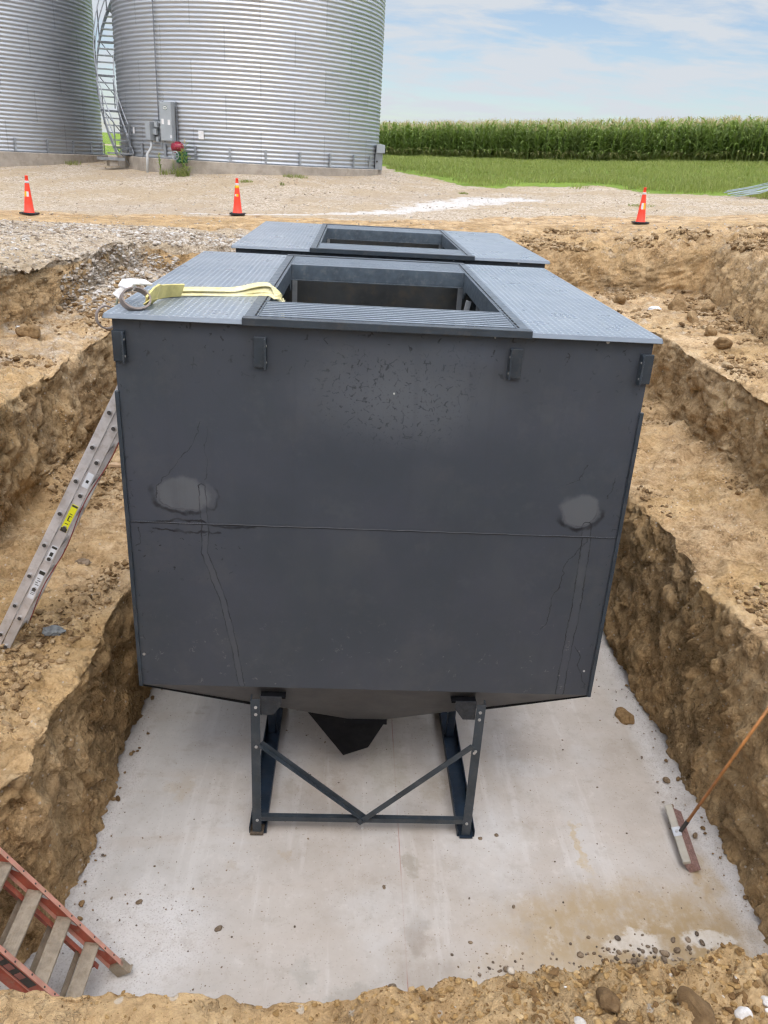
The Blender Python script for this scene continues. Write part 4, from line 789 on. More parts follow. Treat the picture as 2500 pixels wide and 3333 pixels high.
# ------------------------------------------------------------------ aluminium extension ladder
M_ALU = simple('dull_aluminium', (.60,.57,.55), .45, .35, .15, 6, .15, 70, (.33,.27,.21), .4)
M_ALU2 = simple('brushed_aluminium', (.60,.60,.60), .34, .7, .1, 8)
M_HOLE = simple('dark_tube_end', (.05,.045,.04), .7)
M_YEL = simple('yellow_label', (.72,.70,.02), .55, 0, .06); M_WHT = simple('white_label', (.66,.67,.68), .6, 0, .08, 20); M_INK = simple('label_ink', (.03,.03,.025), .6); M_REDROPE = simple('red_rope', (.30,.045,.04), .85, 0, .2, 30)
def ext_ladder():
    top, bot = Vector((-.115,.333,-.765)), Vector((-1.115,.295,-2.635)); d = (top-bot).normalized(); step = (top-bot).length/7
    y = Vector((0,1,0)); y = (y-d*y.dot(d)).normalized(); n = y.cross(d).normalized()        # n points down-right, towards the hopper
    if n.x < 0: n = -n
    foot = bot-d*.30
    t = thing('extension_ladder', foot, 'aluminium extension ladder leaning from the left bench against the near hopper', 'ladder')
    wid = .44
    prof = [(-.034,0),(.034,0),(.034,.026),(.030,.026),(.030,.004),(-.030,.004),(-.030,.026),(-.034,.026)]
    def rail(off, yoff, flip, z0, z1):
        b = MB(); p = [(a_, (q if not flip else -q)) for a_, q in prof]; o_ = n*off+y*yoff
        b.ext(p, foot+o_+d*z0, foot+o_+d*z1, n); return b.build('rail', M_ALU, t, bevel=.002)
    L = (top-foot).length+.30
    r1 = rail(0,0,False,0,L); r2 = rail(.073,.012,False,.02,L+.02); rail(0,wid,True,0,L); rail(.073,wid-.012,True,.02,L+.02)
    for k in range(-0,9):
        for off, ee, yo in ((0,0,0),(.073,-.10,.012)):
            c = bot+d*(step*(k))+n*off+d*ee
            if (c-foot).dot(d) < .05 or (c-foot).dot(d) > L-.02: continue
            b = MB(); b.tube([c+y*(yo-.012), c+y*(wid-yo+.012)], .0165, 12); rg = b.build('rung', M_ALU2, t)
            h = MB(); h.disc(c+y*(yo-.012)-d*.004, -y, .0155, .002, 12); h.build('rung_end', M_HOLE, rg)
    for s_ in (0, wid):
        b = MB(); b.obox(foot+y*s_+n*.01-d*.01, Vector((1,0,0)), y, Vector((0,0,1)), .075, .03, .012); b.obox(foot+y*s_+d*.05, n, y, d, .03, .018, .06); b.build('foot', M_ALU2, t, bevel=.004)
    def lab(name, k, a, m_, ht, ink):
        c = bot+d*step*k+n*.073+y*(.012-.0032); b = MB(); b.obox(c, n, y, d, .024, .0006, ht/2); lb = b.build(name, m_, t)
        for (u, v, hu, hv) in ink:
            i_ = MB(); i_.obox(c+n*u+d*v-y*.0012, n, y, d, hu, .0005, hv); i_.build('print', M_INK, lb)
    lab('label', 5.12, 0, M_WHT, .13, [(.0,-.01,.010,.012)])
    lab('label', 3.95, 0, M_YEL, .25, [(0,-.108,.023,.016),(0,.112,.022,.008),(.0,.02,.013,.003),(.0,.04,.012,.003),(.004,-.02,.012,.003),(0,-.05,.012,.003),(-.004,.0,.004,.02)])
    lab('label', 2.82, 0, M_WHT, .15, [(0,.058,.02,.010),(0,-.005,.012,.018),(0,-.05,.014,.003)])
    lab('label', 1.80, 0, M_WHT, .28, [(0,.118,.022,.016),(-.004,.06,.012,.003),(.005,.04,.012,.003),(-.006,.02,.01,.003),(.003,0,.014,.003),(0,-.05,.015,.002),(0,-.065,.015,.002),(0,-.08,.015,.002),(0,-.095,.015,.002)])
    b = MB(); b.tube([foot+d*(L*q)+n*(.115+.014*math.sin(q*19))+y*(wid*.55+.03*math.sin(q*9)) for q in np.linspace(.12,.98,50)], .0045, 6); b.build('rope', M_REDROPE, t, smooth=True)
ext_ladder()

# ------------------------------------------------------------------ orange fibreglass step ladder at the lower left
M_FIB = simple('orange_fibreglass', (.40,.10,.062), .5, 0, .2, 9, .2, 90, (.40,.27,.19), .45)
M_FIBL = simple('worn_pink_fibreglass', (.52,.25,.19), .55, 0, .15, 9, .2, 90, (.42,.30,.19), .6)
M_TREAD = simple('muddy_aluminium', (.33,.275,.205), .6, .25, .2, 12, .4, 90, (.24,.185,.12), .7)
def step_ladder():
    P0 = Vector((-.52,-1.366,-3.293)); u = Vector((.158,.011,-.26)); st = u.length; u.normalize()
    y = Vector((.06,1,0)).normalized(); y = (y-u*y.dot(u)).normalized(); n = u.cross(y); n = n if n.x > 0 else -n; wid = .50
    foot = P0+u*st*3.95
    t = thing('step_ladder', foot, 'orange fibreglass step ladder with muddy treads propped in the lower left corner of the pit', 'ladder')
    for far in (1,0):
        s_ = 1 if far else -1; o_ = y*0 if far else -y*wid
        b = MB(); b.obox(foot+o_-u*1.45+y*s_*.003, u, n, y, 1.45, .045, .003); rl = b.build('rail', M_FIB, t, bevel=.001)
        for e in (1,-1):
            c = MB(); c.obox(foot+o_-u*1.45+n*e*.0475-y*s_*.008, u, n, y, 1.45, .0025, .017); c.build('rail_flange', M_FIBL, rl, bevel=.001)
        c = MB()
        for q in range(22): c.disc(foot+o_-u*(.08+q*.125+(.03 if q%3==0 else 0))+n*.05-y*s_*(.004+.008*(q%2)), n, .007, .002, 8)
        c.build('rivet', M_HOLE, rl)
        b = MB(); b.obox(foot+o_-n*.13-u*1.30+y*s_*-.012, u, n, y, 1.22, .03, .004); b.obox(foot+o_-n*.10-u*1.30-y*s_*.028, u, n, y, 1.22, .003, .017); b.build('rear_rail', M_FIB, t, bevel=.001)
        b = MB(); b.obox(foot+o_+u*.02, u, n, y, .05, .05, .03); b.obox(foot+o_+u*.072+n*.01, n, y, u, .058, .03, .006); b.build('foot', M_TREAD, t, bevel=.004)
    tn = (n*.62-u*.78).normalized(); tf = (n*.78+u*.62).normalized()      # tread normal and its outward direction
    for k in range(-5,4):
        c = P0+u*st*k; mid = c-y*wid/2
        b = MB(); b.obox(mid+tf*.0, tf, y, tn, .05, wid/2-.004, .003); b.obox(mid+tf*.046-tn*.012, tf, y, tn, .003, wid/2-.004, .015); b.obox(mid-tf*.047-tn*.012, tf, y, tn, .003, wid/2-.004, .015)
        for r in range(5): b.obox(mid+tf*(-.032+r*.016)+tn*.004, tf, y, tn, .0022, wid/2-.01, .0016)
        tr = b.build('tread', M_TREAD, t, bevel=.0015)
        for s_ in (0,1):
            g = MB(); e = c if s_ == 0 else c-y*wid; si = -1 if s_ == 0 else 1; e = e+y*si*.012
            g.add([e+tf*.035-tn*.002, e+tf*.035+u*.085-tn*.0, e-tf*.02+u*.04, e+y*si*.003+tf*.035, e+y*si*.003+tf*.035+u*.085, e+y*si*.003-tf*.02+u*.04], [(0,1,2),(3,5,4),(0,3,4,1),(1,4,5,2),(2,5,3,0)]); g.build('tread_bracket', M_ALU2, tr)
        b = MB(); m2 = mid-n*.135+u*.02; b.obox(m2, u, y, n, .022, wid/2-.02, .004); b.obox(m2+u*.02-n*.012, u, y, n, .004, wid/2-.02, .016); b.build('rear_bar', M_TREAD, t, bevel=.002)
    b = MB(); b.obox(foot-y*wid-y*.006-u*1.05, u, n, y, .42, .034, .001); lb = b.build('label', M_HOLE, t)
    c = MB()
    for q in range(7): c.obox(foot-y*wid-y*.0085-u*(.75+q*.1), u, n, y, .028, .024, .0008)
    c.build('print', simple('faded_print', (.30,.12,.10), .6), lb)
step_ladder()

# ------------------------------------------------------------------ push broom
M_WOODH = simple('orange_wood_handle', (.47,.205,.065), .45, 0, .2, 10, .1, 80); M_BLOCK = simple('grey_broom_block', (.40,.37,.31), .7, 0, .1, 6, .2, 60); M_BRIS = simple('pinkish_bristles', (.24,.145,.125), .9, 0, .3, 60, .8, 160)
def broom():
    c = Vector((4.625,-.01,FLOOR+.095)); ax = Vector((.075,.66,0)).normalized(); sd_ = Vector((ax.y,-ax.x,0)); up = Vector((0,0,1)); nn = (up*.93-sd_*.34).normalized(); s2 = ax.cross(nn); s2 = s2 if s2.dot(sd_) > 0 else -s2
    t = thing('push_broom', (4.65,-.01,FLOOR), 'push broom with orange wooden handle leaning on the right wall of the pit', 'broom')
    b = MB(); b.obox(c, ax, s2, nn, .335, .034, .019); b.build('block', M_BLOCK, t, bevel=.011, seg=3)
    b = MB(); V = []; base = c-nn*.016
    n_ = 40
    rg = np.random.default_rng(3)
    for i in range(n_+1):
        q = -.325+.65*i/n_
        for s_ in (-1,1):
            V.append(base+ax*q+s2*s_*.028); V.append(base+ax*q*1.05+s2*(s_*.046+.055)-nn*(.083+rg.normal(0,.004)))
    F = []
    for i in range(n_):
        o_ = 4*i; F += [(o_,o_+1,o_+5,o_+4),(o_+2,o_+6,o_+7,o_+3),(o_+1,o_+3,o_+7,o_+5)]
    F += [(0,2,3,1),(4*n_,4*n_+1,4*n_+3,4*n_+2)]
    b.add(V,F); b.build('bristles', M_BRIS, t)
    b = MB(); b.obox(c+nn*.0205, ax, s2, nn, .052, .0355, .0022); pl = b.build('metal_plate', M_ALU2, t, bevel=.001)
    k_ = MB(); k_.disc(c+nn*.022, nn, .014, .010, 12); k_.build('screw', M_BOLT, pl)
    h0 = c+nn*.02+s2*.035; h1 = Vector((5.005,-.175,-2.82)); hd = (h1-h0).normalized(); h1 = h0+hd*1.72
    b = MB(); b.tube([h0+hd*.10,h1], [.0135,.0125], 14); b.build('handle', M_WOODH, t, smooth=True)
    b = MB(); b.tube([h0-hd*.01,h0+hd*.13], [.017,.0175], 12); b.build('socket', M_HOLE, t)
broom()

# ------------------------------------------------------------------ traffic cones
M_CONE = simple('fluorescent_orange', (.90,.055,.022), .5, 0, .08, 9, 0, 60, (.5,.10,.06), .3); M_RUB = simple('black_rubber', (.018,.015,.017), .7, 0, .2, 12, .3); M_COLW = simple('white_reflective_collar', (.66,.63,.64), .45, 0, .06); M_COLY = simple('amber_tape', (.80,.48,.01), .45, 0, .06)
def cone(x, y, label, rz, lean, kind):
    z = th(x,y)+.015; t = thing('traffic_cone', (x,y,z), label, 'traffic cone', 'traffic cones guarding the pit edge'); z0 = z
    b = MB(); s = .185; pts = [(s*math.cos(R_(a+45))*(1.3 if 1 else 1), s*math.sin(R_(a+45))*1.3) for a in (0,90,180,270)]
    b.ext([(-.19,-.19),(-.15,-.2),(.15,-.2),(.19,-.19),(.2,-.15),(.2,.15),(.19,.19),(-.15,.2),(-.19,.19),(-.2,.15),(-.2,-.15)], (x,y,z), (x,y,z+.038), (1,0,0)); b.build('base', M_RUB, t, bevel=.006)
    b = MB(); rad = lambda h: .128-(.128-.034)*h/.90
    b.lathe([(.140,.036),(.132,.05)]+[(rad(h),h) for h in (.06,.3,.6,.80,.885)]+[(.040,.888),(.040,.905),(.030,.914)], (x,y,z), 32); b.build('body', M_CONE, t, smooth=True)
    def band(name, h0, h1, m_): q = MB(); q.lathe([(rad(h0)+.0005,h0),(rad(h0)+.003,h0+.002),(rad(h1)+.003,h1-.002),(rad(h1)+.0005,h1)], (x,y,z), 32); return q.build(name, m_, t, smooth=True)
    band('white_band', .735, .79, M_COLW)
    if kind == 1: band('amber_band', .665, .733, M_COLY)
    def stick(a0, a1, h0, h1, m_, nm):
        q = MB(); V = []; n_ = 8
        for i in range(n_+1):
            a = a0+(a1-a0)*i/n_
            for h in (h0,h1): V.append((x+(rad(h)+.002)*math.cos(a), y+(rad(h)+.002)*math.sin(a), z+h))
        q.add(V, [(2*i,2*i+2,2*i+3,2*i+1) for i in range(n_)]); return q.build(nm, m_, t)
    A = -math.pi/2
    if kind == 0: stick(A-.75,A-.05,.42,.54,M_COLY,'sticker'); w_ = stick(A-.05,A+.65,.42,.54,M_COLW,'sticker')
    elif kind == 1: stick(A-.2,A+.55,.455,.52,M_COLY,'sticker'); stick(A-.7,A-.2,.46,.515,M_COLW,'sticker')
    else: stick(A-.75,A-.05,.36,.52,M_COLW,'sticker'); stick(A-.05,A+.6,.36,.52,M_COLY,'sticker')
    t.rotation_euler = (0, lean, 0)
cone(-6.75,16.95,'orange traffic cone at the far left, in front of the left grain bin',.1,.03,0)
cone(-1.62,18.2,'middle orange traffic cone, with an amber band, before the right grain bin',-.1,0,1)
cone(9.41,17.95,'orange traffic cone on the far right, in front of the grass verge',.2,-.03,2)
# ------------------------------------------------------------------ surface lookup on the dug and displaced ground
_GP = GG.reshape(-1,3)
def gz(x, y):
    d = (_GP[:,0]-x)**2+(_GP[:,1]-y)**2; i = np.argpartition(d, 6)[:6]; return float(np.median(_GP[i,2]))

# ------------------------------------------------------------------ grain bins
def m_bin():
    k = NT('galvanised_corrugated'); x = k.xyz(); ang = k.math('ARCTAN2', x[1], x[0])
    u = k.math('MULTIPLY', ang, 2.15); row = k.math('FLOOR', k.math('DIVIDE', x[2], 1.068)); u = k.math('ADD', u, k.math('MULTIPLY', k.math('FLOORED_MODULO', row, 2), .5))
    cell = k.n('ShaderNodeCombineXYZ'); k.put(cell.inputs[0], k.math('FLOOR', u)); k.put(cell.inputs[1], row); wn_ = k.n('ShaderNodeTexWhiteNoise', noise_dimensions='3D'); k.put(wn_.inputs['Vector'], cell.outputs[0])
    c = k.mix(wn_.outputs['Value'], (.43,.447,.463), (.50,.515,.53))
    c = k.mix(k.math('MULTIPLY', k.mr(k.noise(1.3,6,.65,k.mapv((1,1,.25))),.42,.68), .35), c, (.46,.48,.505))
    fr = k.math('ABSOLUTE', k.math('SUBTRACT', k.math('FRACT', u), .5)); c = k.mix(k.math('MULTIPLY', k.mr(fr, .488, .497), .45), c, (.22,.23,.24))
    rust = k.math('MULTIPLY', k.mr(x[2], .5, .0), k.mr(k.noise(3,6,.7),.5,.7)); c = k.mix(k.math('MULTIPLY', rust, .35), c, (.33,.28,.22))
    return k.set(c, k.mr(k.noise(2.2,5,.6),.3,.7,.44,.56), .85, k.bump(k.noise(1.4,3), .12, .1), .5)
M_BIN = m_bin()
M_CONC = simple('weathered_concrete', (.36,.315,.26), .9, 0, .18, 2.2, .3, 30, (.22,.18,.13), .45)
M_GALV = simple('galvanised_steel', (.36,.38,.40), .45, .6, .2, 5, .1, 50); M_GALVD = simple('grey_galvanised', (.20,.215,.23), .5, .5, .2, 5)
BINP = .14
def grain_bin(cx, cy, zb, H, label, R=5.25):
    t = thing('grain_bin', (cx,cy,zb), label, 'grain bin', 'corrugated steel grain bins behind the yard')
    n = 220; m_ = int(H/BINP)*6; zz = np.linspace(0,H,m_+1); rr = R+.0135*np.sin(2*np.pi*zz/BINP); a = np.linspace(0,2*np.pi,n,endpoint=False)
    V = np.stack([np.outer(rr,np.cos(a)), np.outer(rr,np.sin(a)), np.repeat(zz[:,None],n,1)],-1).reshape(-1,3); ii = np.arange((m_+1)*n).reshape(m_+1,n); i2 = np.roll(ii,-1,1)
    o = np_mesh('corrugated_wall', V, np.stack([ii[:-1],i2[:-1],i2[1:],ii[1:]],-1).reshape(-1,4), M_BIN); o.parent = t
    b = MB(); b.lathe([(R+.12,H-.05),(R+.12,H+.02),(.6,H+2.9),(.6,H+3.05),(.02,H+3.1)], (cx,cy,zb), 64); b.build('roof', M_GALV, t)
    b = MB(); b.lathe([(R+.17,-.9),(R+.17,-.02),(R+.14,0),(R-.3,0)], (cx,cy,zb), 96); b.build('foundation', M_CONC, t)
    b = MB(); b.lathe([(R+.002,.0),(R+.045,.0),(R+.045,.03),(R+.002,.035)], (cx,cy,zb), 96); b.build('base_ring', M_GALVD, t)
    for k in range(26):
        q = 2*math.pi*(k+.35)/26; d = Vector((math.cos(q),math.sin(q),0)); s_ = Vector((-d.y,d.x,0)); p = Vector((cx,cy,zb))+d*(R+.045)
        b = MB(); b.obox(p+Vector((0,0,.27)), s_, d, (0,0,1), .042, .016, .22); b.obox(p+Vector((0,0,.03)), s_, d, (0,0,1), .06, .04, .012); b.build('anchor_bracket', M_GALV, t)
    return t
BX, BY, BZ, BR = -2.79, 31.74, .57, 5.25
rb_ = grain_bin(BX, BY, BZ, 8.2, 'large corrugated steel grain bin at the centre, carrying a cabinet and an outside stair')
grain_bin(-14.6, 32.4, .50, 8.2, 'corrugated steel grain bin cut off by the left edge of the photo')
def bp_(deg, r, z): return Vector((BX+r*math.cos(R_(deg)), BY+r*math.sin(R_(deg)), z))
def radial(deg): d = Vector((math.cos(R_(deg)), math.sin(R_(deg)), 0)); return d, Vector((-d.y, d.x, 0))
M_ELEC = simple('grey_cabinet_enamel', (.34,.37,.385), .5, 0, .06, 3); M_ELECD = simple('grey_box_enamel', (.27,.29,.30), .5, 0, .08, 3); M_PAPER = simple('paper_label', (.72,.71,.70), .7); M_GREEN = simple('dark_green_print', (.02,.10,.055), .6); M_PVC = simple('grey_white_pvc', (.55,.56,.55), .5, 0, .08, 3)
def plate(deg, r, z, hw, hh, m_, name, par, ht=.004):
    d, s_ = radial(deg); b = MB(); b.obox(bp_(deg,r,z), s_, (0,0,1), d, hw, hh, ht); return b.build(name, m_, par)
def bin_fittings():
    # stair winding up the left side
    t = thing('outside_stair', bp_(-147,5.75,BZ), 'galvanised stair winding up the left side of the centre grain bin', 'stair')
    A0, A1, n = -142.0, -210.0, 29; z0, z1 = BZ+.28, BZ+7.3; ri, ro = 5.34, 5.96
    ang = lambda f: A0+(A1-A0)*f; zz = lambda f: z0+(z1-z0)*f
    for k in range(n):
        f = k/(n-1); d, s_ = radial(ang(f)); c = bp_(ang(f),(ri+ro)/2,zz(f)); b = MB()
        big = k % 5 == 0; b.obox(c, d, s_, (0,0,1), (ro-ri)/2+(.04 if big else 0), .11, .035 if big else .022); tr = b.build('tread', M_GALVD if big else M_GALV, t)
        if big: q = MB(); q.tube([bp_(ang(f),ro-.1,zz(f)-.05), bp_(ang(f),5.28,zz(f)-.75)], .018, 6); q.build('strut', M_GALVD, tr)
    for r in (ri,ro):
        b = MB(); b.ribbon([bp_(ang(f),r,zz(f)-.02) for f in np.linspace(-.03,1,40)], (0,0,1), .17, .03); b.build('stringer', M_GALV, t)
    for h in (.5,.98): b = MB(); b.tube([bp_(ang(f),ro+.03,zz(f)+h) for f in np.linspace(-.02,1,40)], .02, 8); b.build('handrail', M_GALV, t)
    for h in (.5,.95): b = MB(); b.tube([bp_(ang(f),ri+.1,zz(f)+h) for f in np.linspace(-.02,.2,12)], .018, 8); b.build('handrail', M_GALV, t)
    for f in np.linspace(-.02,1,8): b = MB(); b.tube([bp_(ang(f),ro+.03,zz(f)-.1), bp_(ang(f),ro+.03,zz(f)+.98)], .022, 8); b.build('post', M_GALVD, t)
    for f in (-.02,.1,.2): b = MB(); b.tube([bp_(ang(f),ri+.1,zz(f)-.05), bp_(ang(f),ri+.1,zz(f)+.95)], .02, 8); b.build('post', M_GALVD, t)
    d, s_ = radial(-143.5); b = MB(); b.obox(bp_(-143.5,5.72,BZ+.08), d, s_, (0,0,1), .38, .26, .03); b.build('landing', M_GALV, t)
    t = thing('concrete_step', bp_(-143,6.1,BZ-.25), 'grey plank step in front of the foot of the bin stair', 'step')
    b = MB(); b.obox(bp_(-143,6.1,BZ-.12), d, s_, (0,0,1), .45, .22, .05); b.build('tread', M_GALV, t); b = MB(); b.obox(bp_(-143,6.05,BZ-.27), d, s_, (0,0,1), .16, .16, .10); b.build('block', M_CONC, t)
    # tall cabinet
    t = thing('electrical_cabinet', bp_(-116.7,5.4,1.16), 'tall grey electrical cabinet with a small oval sign on the centre grain bin', 'electrical cabinet')
    d, s_ = radial(-116.7); c = bp_(-116.7,5.42,1.79)
    b = MB(); b.obox(c, s_, (0,0,1), d, .265, .635, .10); b.build('box', M_ELECD, t, bevel=.012)
    b = MB(); b.obox(c+d*.108, s_, (0,0,1), d, .245, .615, .008); dr = b.build('door', M_ELEC, t, bevel=.006)
    b = MB(); b.tube([c+d*.118+s_*.0+Vector((0,0,.44)), c+d*.123+Vector((0,0,.44))], .1, 24); sg = b.build('oval_sign', M_GREEN, t); 
    for v in sg.data.vertices: p = v.co; q = Vector(p)-(c+Vector((0,0,.44))-origin(t)); v.co = (p.x, p.y, (c.z+.44-origin(t).z)+q.z*.72)
    b = MB(); b.tube([c+d*.1235+Vector((0,0,.44)), c+d*.126+Vector((0,0,.44))], .088, 24); s2 = b.build('sign_face', M_PAPER, sg)
    for v in s2.data.vertices: q = v.co.z-(c.z+.44-origin(t).z); v.co.z = (c.z+.44-origin(t).z)+q*.62
    b = MB()
    for i in range(6): b.obox(c+d*.127+s_*(-.05+.02*i)+Vector((0,0,.44)), s_, (0,0,1), d, .006, .016+.006*((i*7)%3), .001)
    lt = b.build('lettering', M_GREEN, sg)
    for u, v in ((-.13,0),(.14,-.02)):
        b = MB(); b.obox(c+d*.118+s_*u+Vector((0,0,v)), s_, (0,0,1), d, .05, .085, .002); b.build('label', M_PAPER, t)
    b = MB(); b.obox(c+d*.118+s_*.21+Vector((0,0,-.48)), s_, (0,0,1), d, .03, .05, .002); b.build('label', M_PAPER, t)
    for u in (-.24,.27):
        b = MB(); b.obox(c-d*.12+s_*(u*1.15), s_, (0,0,1), d, .02, .66, .02); b.build('mounting_rail', M_GALVD, t)
    # smaller boxes and conduits
    t = thing('meter_box', bp_(-125.6,5.4,1.15), 'small grey meter box left of the tall cabinet, with a white pipe below', 'meter box')
    d, s_ = radial(-126.5); c = bp_(-126,5.42,1.46); b = MB(); b.obox(c, s_, (0,0,1), d, .13, .31, .11); b.build('box', M_ELECD, t, bevel=.01); b = MB(); b.obox(c+d*.115, s_, (0,0,1), d, .115, .29, .006); b.build('lid', M_ELEC, t, bevel=.004)
    b = MB(); b.tube([bp_(-125.6,5.42,1.15), bp_(-125.6,5.43,.95), bp_(-126.0,5.5,.80), bp_(-126.5,5.56,.72), bp_(-126.6,5.58,.5), bp_(-126.6,5.6,.05)], .045, 10); b.build('pipe', M_PVC, t, smooth=True)
    for dg, z, hw, hh in ((-123.0,1.69,.075,.09),(-123.8,1.45,.085,.10),(-122.6,1.2,.06,.08)):
        d, s_ = radial(dg); t2 = MB(); t2.obox(bp_(dg,5.36,z), s_, (0,0,1), d, hw, hh, .05); o = t2.build('junction_box', M_ELEC, None, bp_(dg,5.36,z-hh), bevel=.008)
        tag(o, {1.69:'topmost small junction box between the meter box and the tall cabinet',1.45:'middle small junction box between the meter box and the tall cabinet',1.2:'lowest small junction box, beside the foot of the tall cabinet'}[z], 'junction box', 'junction boxes on the bin')
    b = MB(); b.tube([bp_(-122.2,5.31,8.6), bp_(-122.2,5.31,1.8)], .022, 8); o = b.build('cable_conduit', M_GALVD, None, bp_(-122.2,5.31,1.8)); tag(o, 'thin dark conduit running straight up the wall of the centre grain bin', 'conduit')
    b = MB(); b.tube([bp_(-120.9,5.34,2.2), bp_(-120.9,5.34,.9)], .02, 8); o = b.build('cable_conduit', M_GALV, None, bp_(-120.9,5.34,.9)); tag(o, 'short grey conduit down the left side of the tall cabinet', 'conduit')
    plate(-103.3,5.285,1.42,.10,.14,M_PAPER,'white_plate',rb_); plate(-139.2,5.29,1.47,.055,.11,M_PAPER,'white_plate',rb_)
    d, s_ = radial(-143); b = MB(); b.obox(bp_(-143,5.32,1.15), s_, (0,0,1), d, .03, .55, .03); b.build('stair_upright', M_GALVD, rb_)
    # motor and fan wheel
    M_MOT = simple('red_enamel', (.26,.014,.035), .4, 0, .15, 8); M_GRNP = simple('green_guard', (.015,.10,.035), .5, 0, .15, 8)
    t = thing('electric_motor', bp_(-110.4,5.78,.45), 'red electric motor with a grey spoked pulley at the foot of the centre grain bin', 'motor')
    d, s_ = radial(-110.4); c = bp_(-110.4,5.75,.98)
    b = MB(); b.tube([c-s_*.22, c-s_*.20, c+s_*.16, c+s_*.20], [.09,.135,.135,.08], 18); mb_ = b.build('motor_body', M_MOT, t, smooth=True); b = MB(); b.obox(c+Vector((0,0,.13)), s_, d, (0,0,1), .09, .07, .05); b.build('terminal_box', M_MOT, t, bevel=.01); b = MB(); b.obox(c-Vector((0,0,.16)), s_, d, (0,0,1), .17, .10, .03); b.build('motor_foot', M_MOT, t)
    w_ = bp_(-110.7,5.9,.70); b = MB(); b.tube([w_+(s_*math.cos(q)+Vector((0,0,1))*math.sin(q))*.135 for q in np.linspace(0,2*math.pi,24,endpoint=False)], .022, 8, closed=True)
    for q in range(6): a = q*math.pi/3; b.beam(w_, w_+(s_*math.cos(a)+Vector((0,0,1))*math.sin(a))*.13, .022, .02, d)
    b.disc(w_-d*.02, d, .035, .04, 12); b.build('pulley', M_GALV, t)
    b = MB(); b.obox(bp_(-109.0,5.75,.66), s_, d, (0,0,1), .14, .16, .18); b.build('guard', M_GRNP, t, bevel=.02)
    b = MB(); b.obox(bp_(-113.4,5.7,.62), s_, d, (0,0,1), .22, .16, .02); b.build('shelf', M_GALV, t); b = MB(); b.obox(bp_(-111.2,5.5,.75), s_, d, (0,0,1), .05, .22, .30); b.build('bracket', M_ELECD, t)
    # unit on the right side
    t = thing('control_box', (2.44,30.6,.45), 'grey hooded control box on the right side of the centre grain bin', 'control box')
    b = MB(); b.box(2.31,2.60,30.3,30.75,.55,1.20); b.build('lower_box', M_ELECD, t, bevel=.012); b = MB(); b.ext([(-.12,0),(.22,0),(.22,.30),(-.02,.34),(-.12,.30)], (2.46,30.2,1.18), (2.46,30.75,1.18), (1,0,0)); 
    b.v = [(x,y,1.18+abs(z-1.18)) for x,y,z in b.v]; b.build('hood', M_ELEC, t, bevel=.01)
    b = MB(); b.tube([(2.42,30.27,1.10),(2.42,30.31,1.10)], .10, 16); b.build('cover_disc', M_ELECD, t); b = MB(); b.tube([(2.38,30.285,.86),(2.38,30.305,.86)], .04, 12); b.build('opening', M_HOLE, t); b = MB(); b.box(2.36,2.56,30.4,30.7,.2,.55); b.build('stand', M_CONC, t)
bin_fittings()

# ------------------------------------------------------------------ corn
def m_plant(name, leaf, tip, trans=.3):
    k = NT(name); t = k.attr('tone'); s3 = k.n('ShaderNodeSeparateColor'); k.put(s3.inputs[0], t.outputs['Color'])
    c = k.mix(s3.outputs[1], leaf[0], leaf[1]); c = k.mix(k.mr(k.noise(3,4),.35,.65,0,.35), c, leaf[2]); c = k.mix(s3.outputs[0], c, tip)
    k.set(c, .5, 0, None, .4); tr = k.n('ShaderNodeBsdfTranslucent'); k.put(tr.inputs[0], c); ms = k.n('ShaderNodeMixShader'); ms.inputs[0].default_value = trans; k.t.links.new(k.b.outputs[0], ms.inputs[1]); k.t.links.new(tr.outputs[0], ms.inputs[2]); k.t.links.new(ms.outputs[0], k.out.inputs[0]); return k.m
M_CORN = m_plant('corn_leaf', ((.155,.23,.058),(.31,.40,.10),(.20,.26,.085)), (.60,.50,.28), .42); M_GRASS = m_plant('grass_blade', ((.18,.235,.048),(.33,.375,.09),(.27,.30,.08)), (.50,.45,.23), .42)
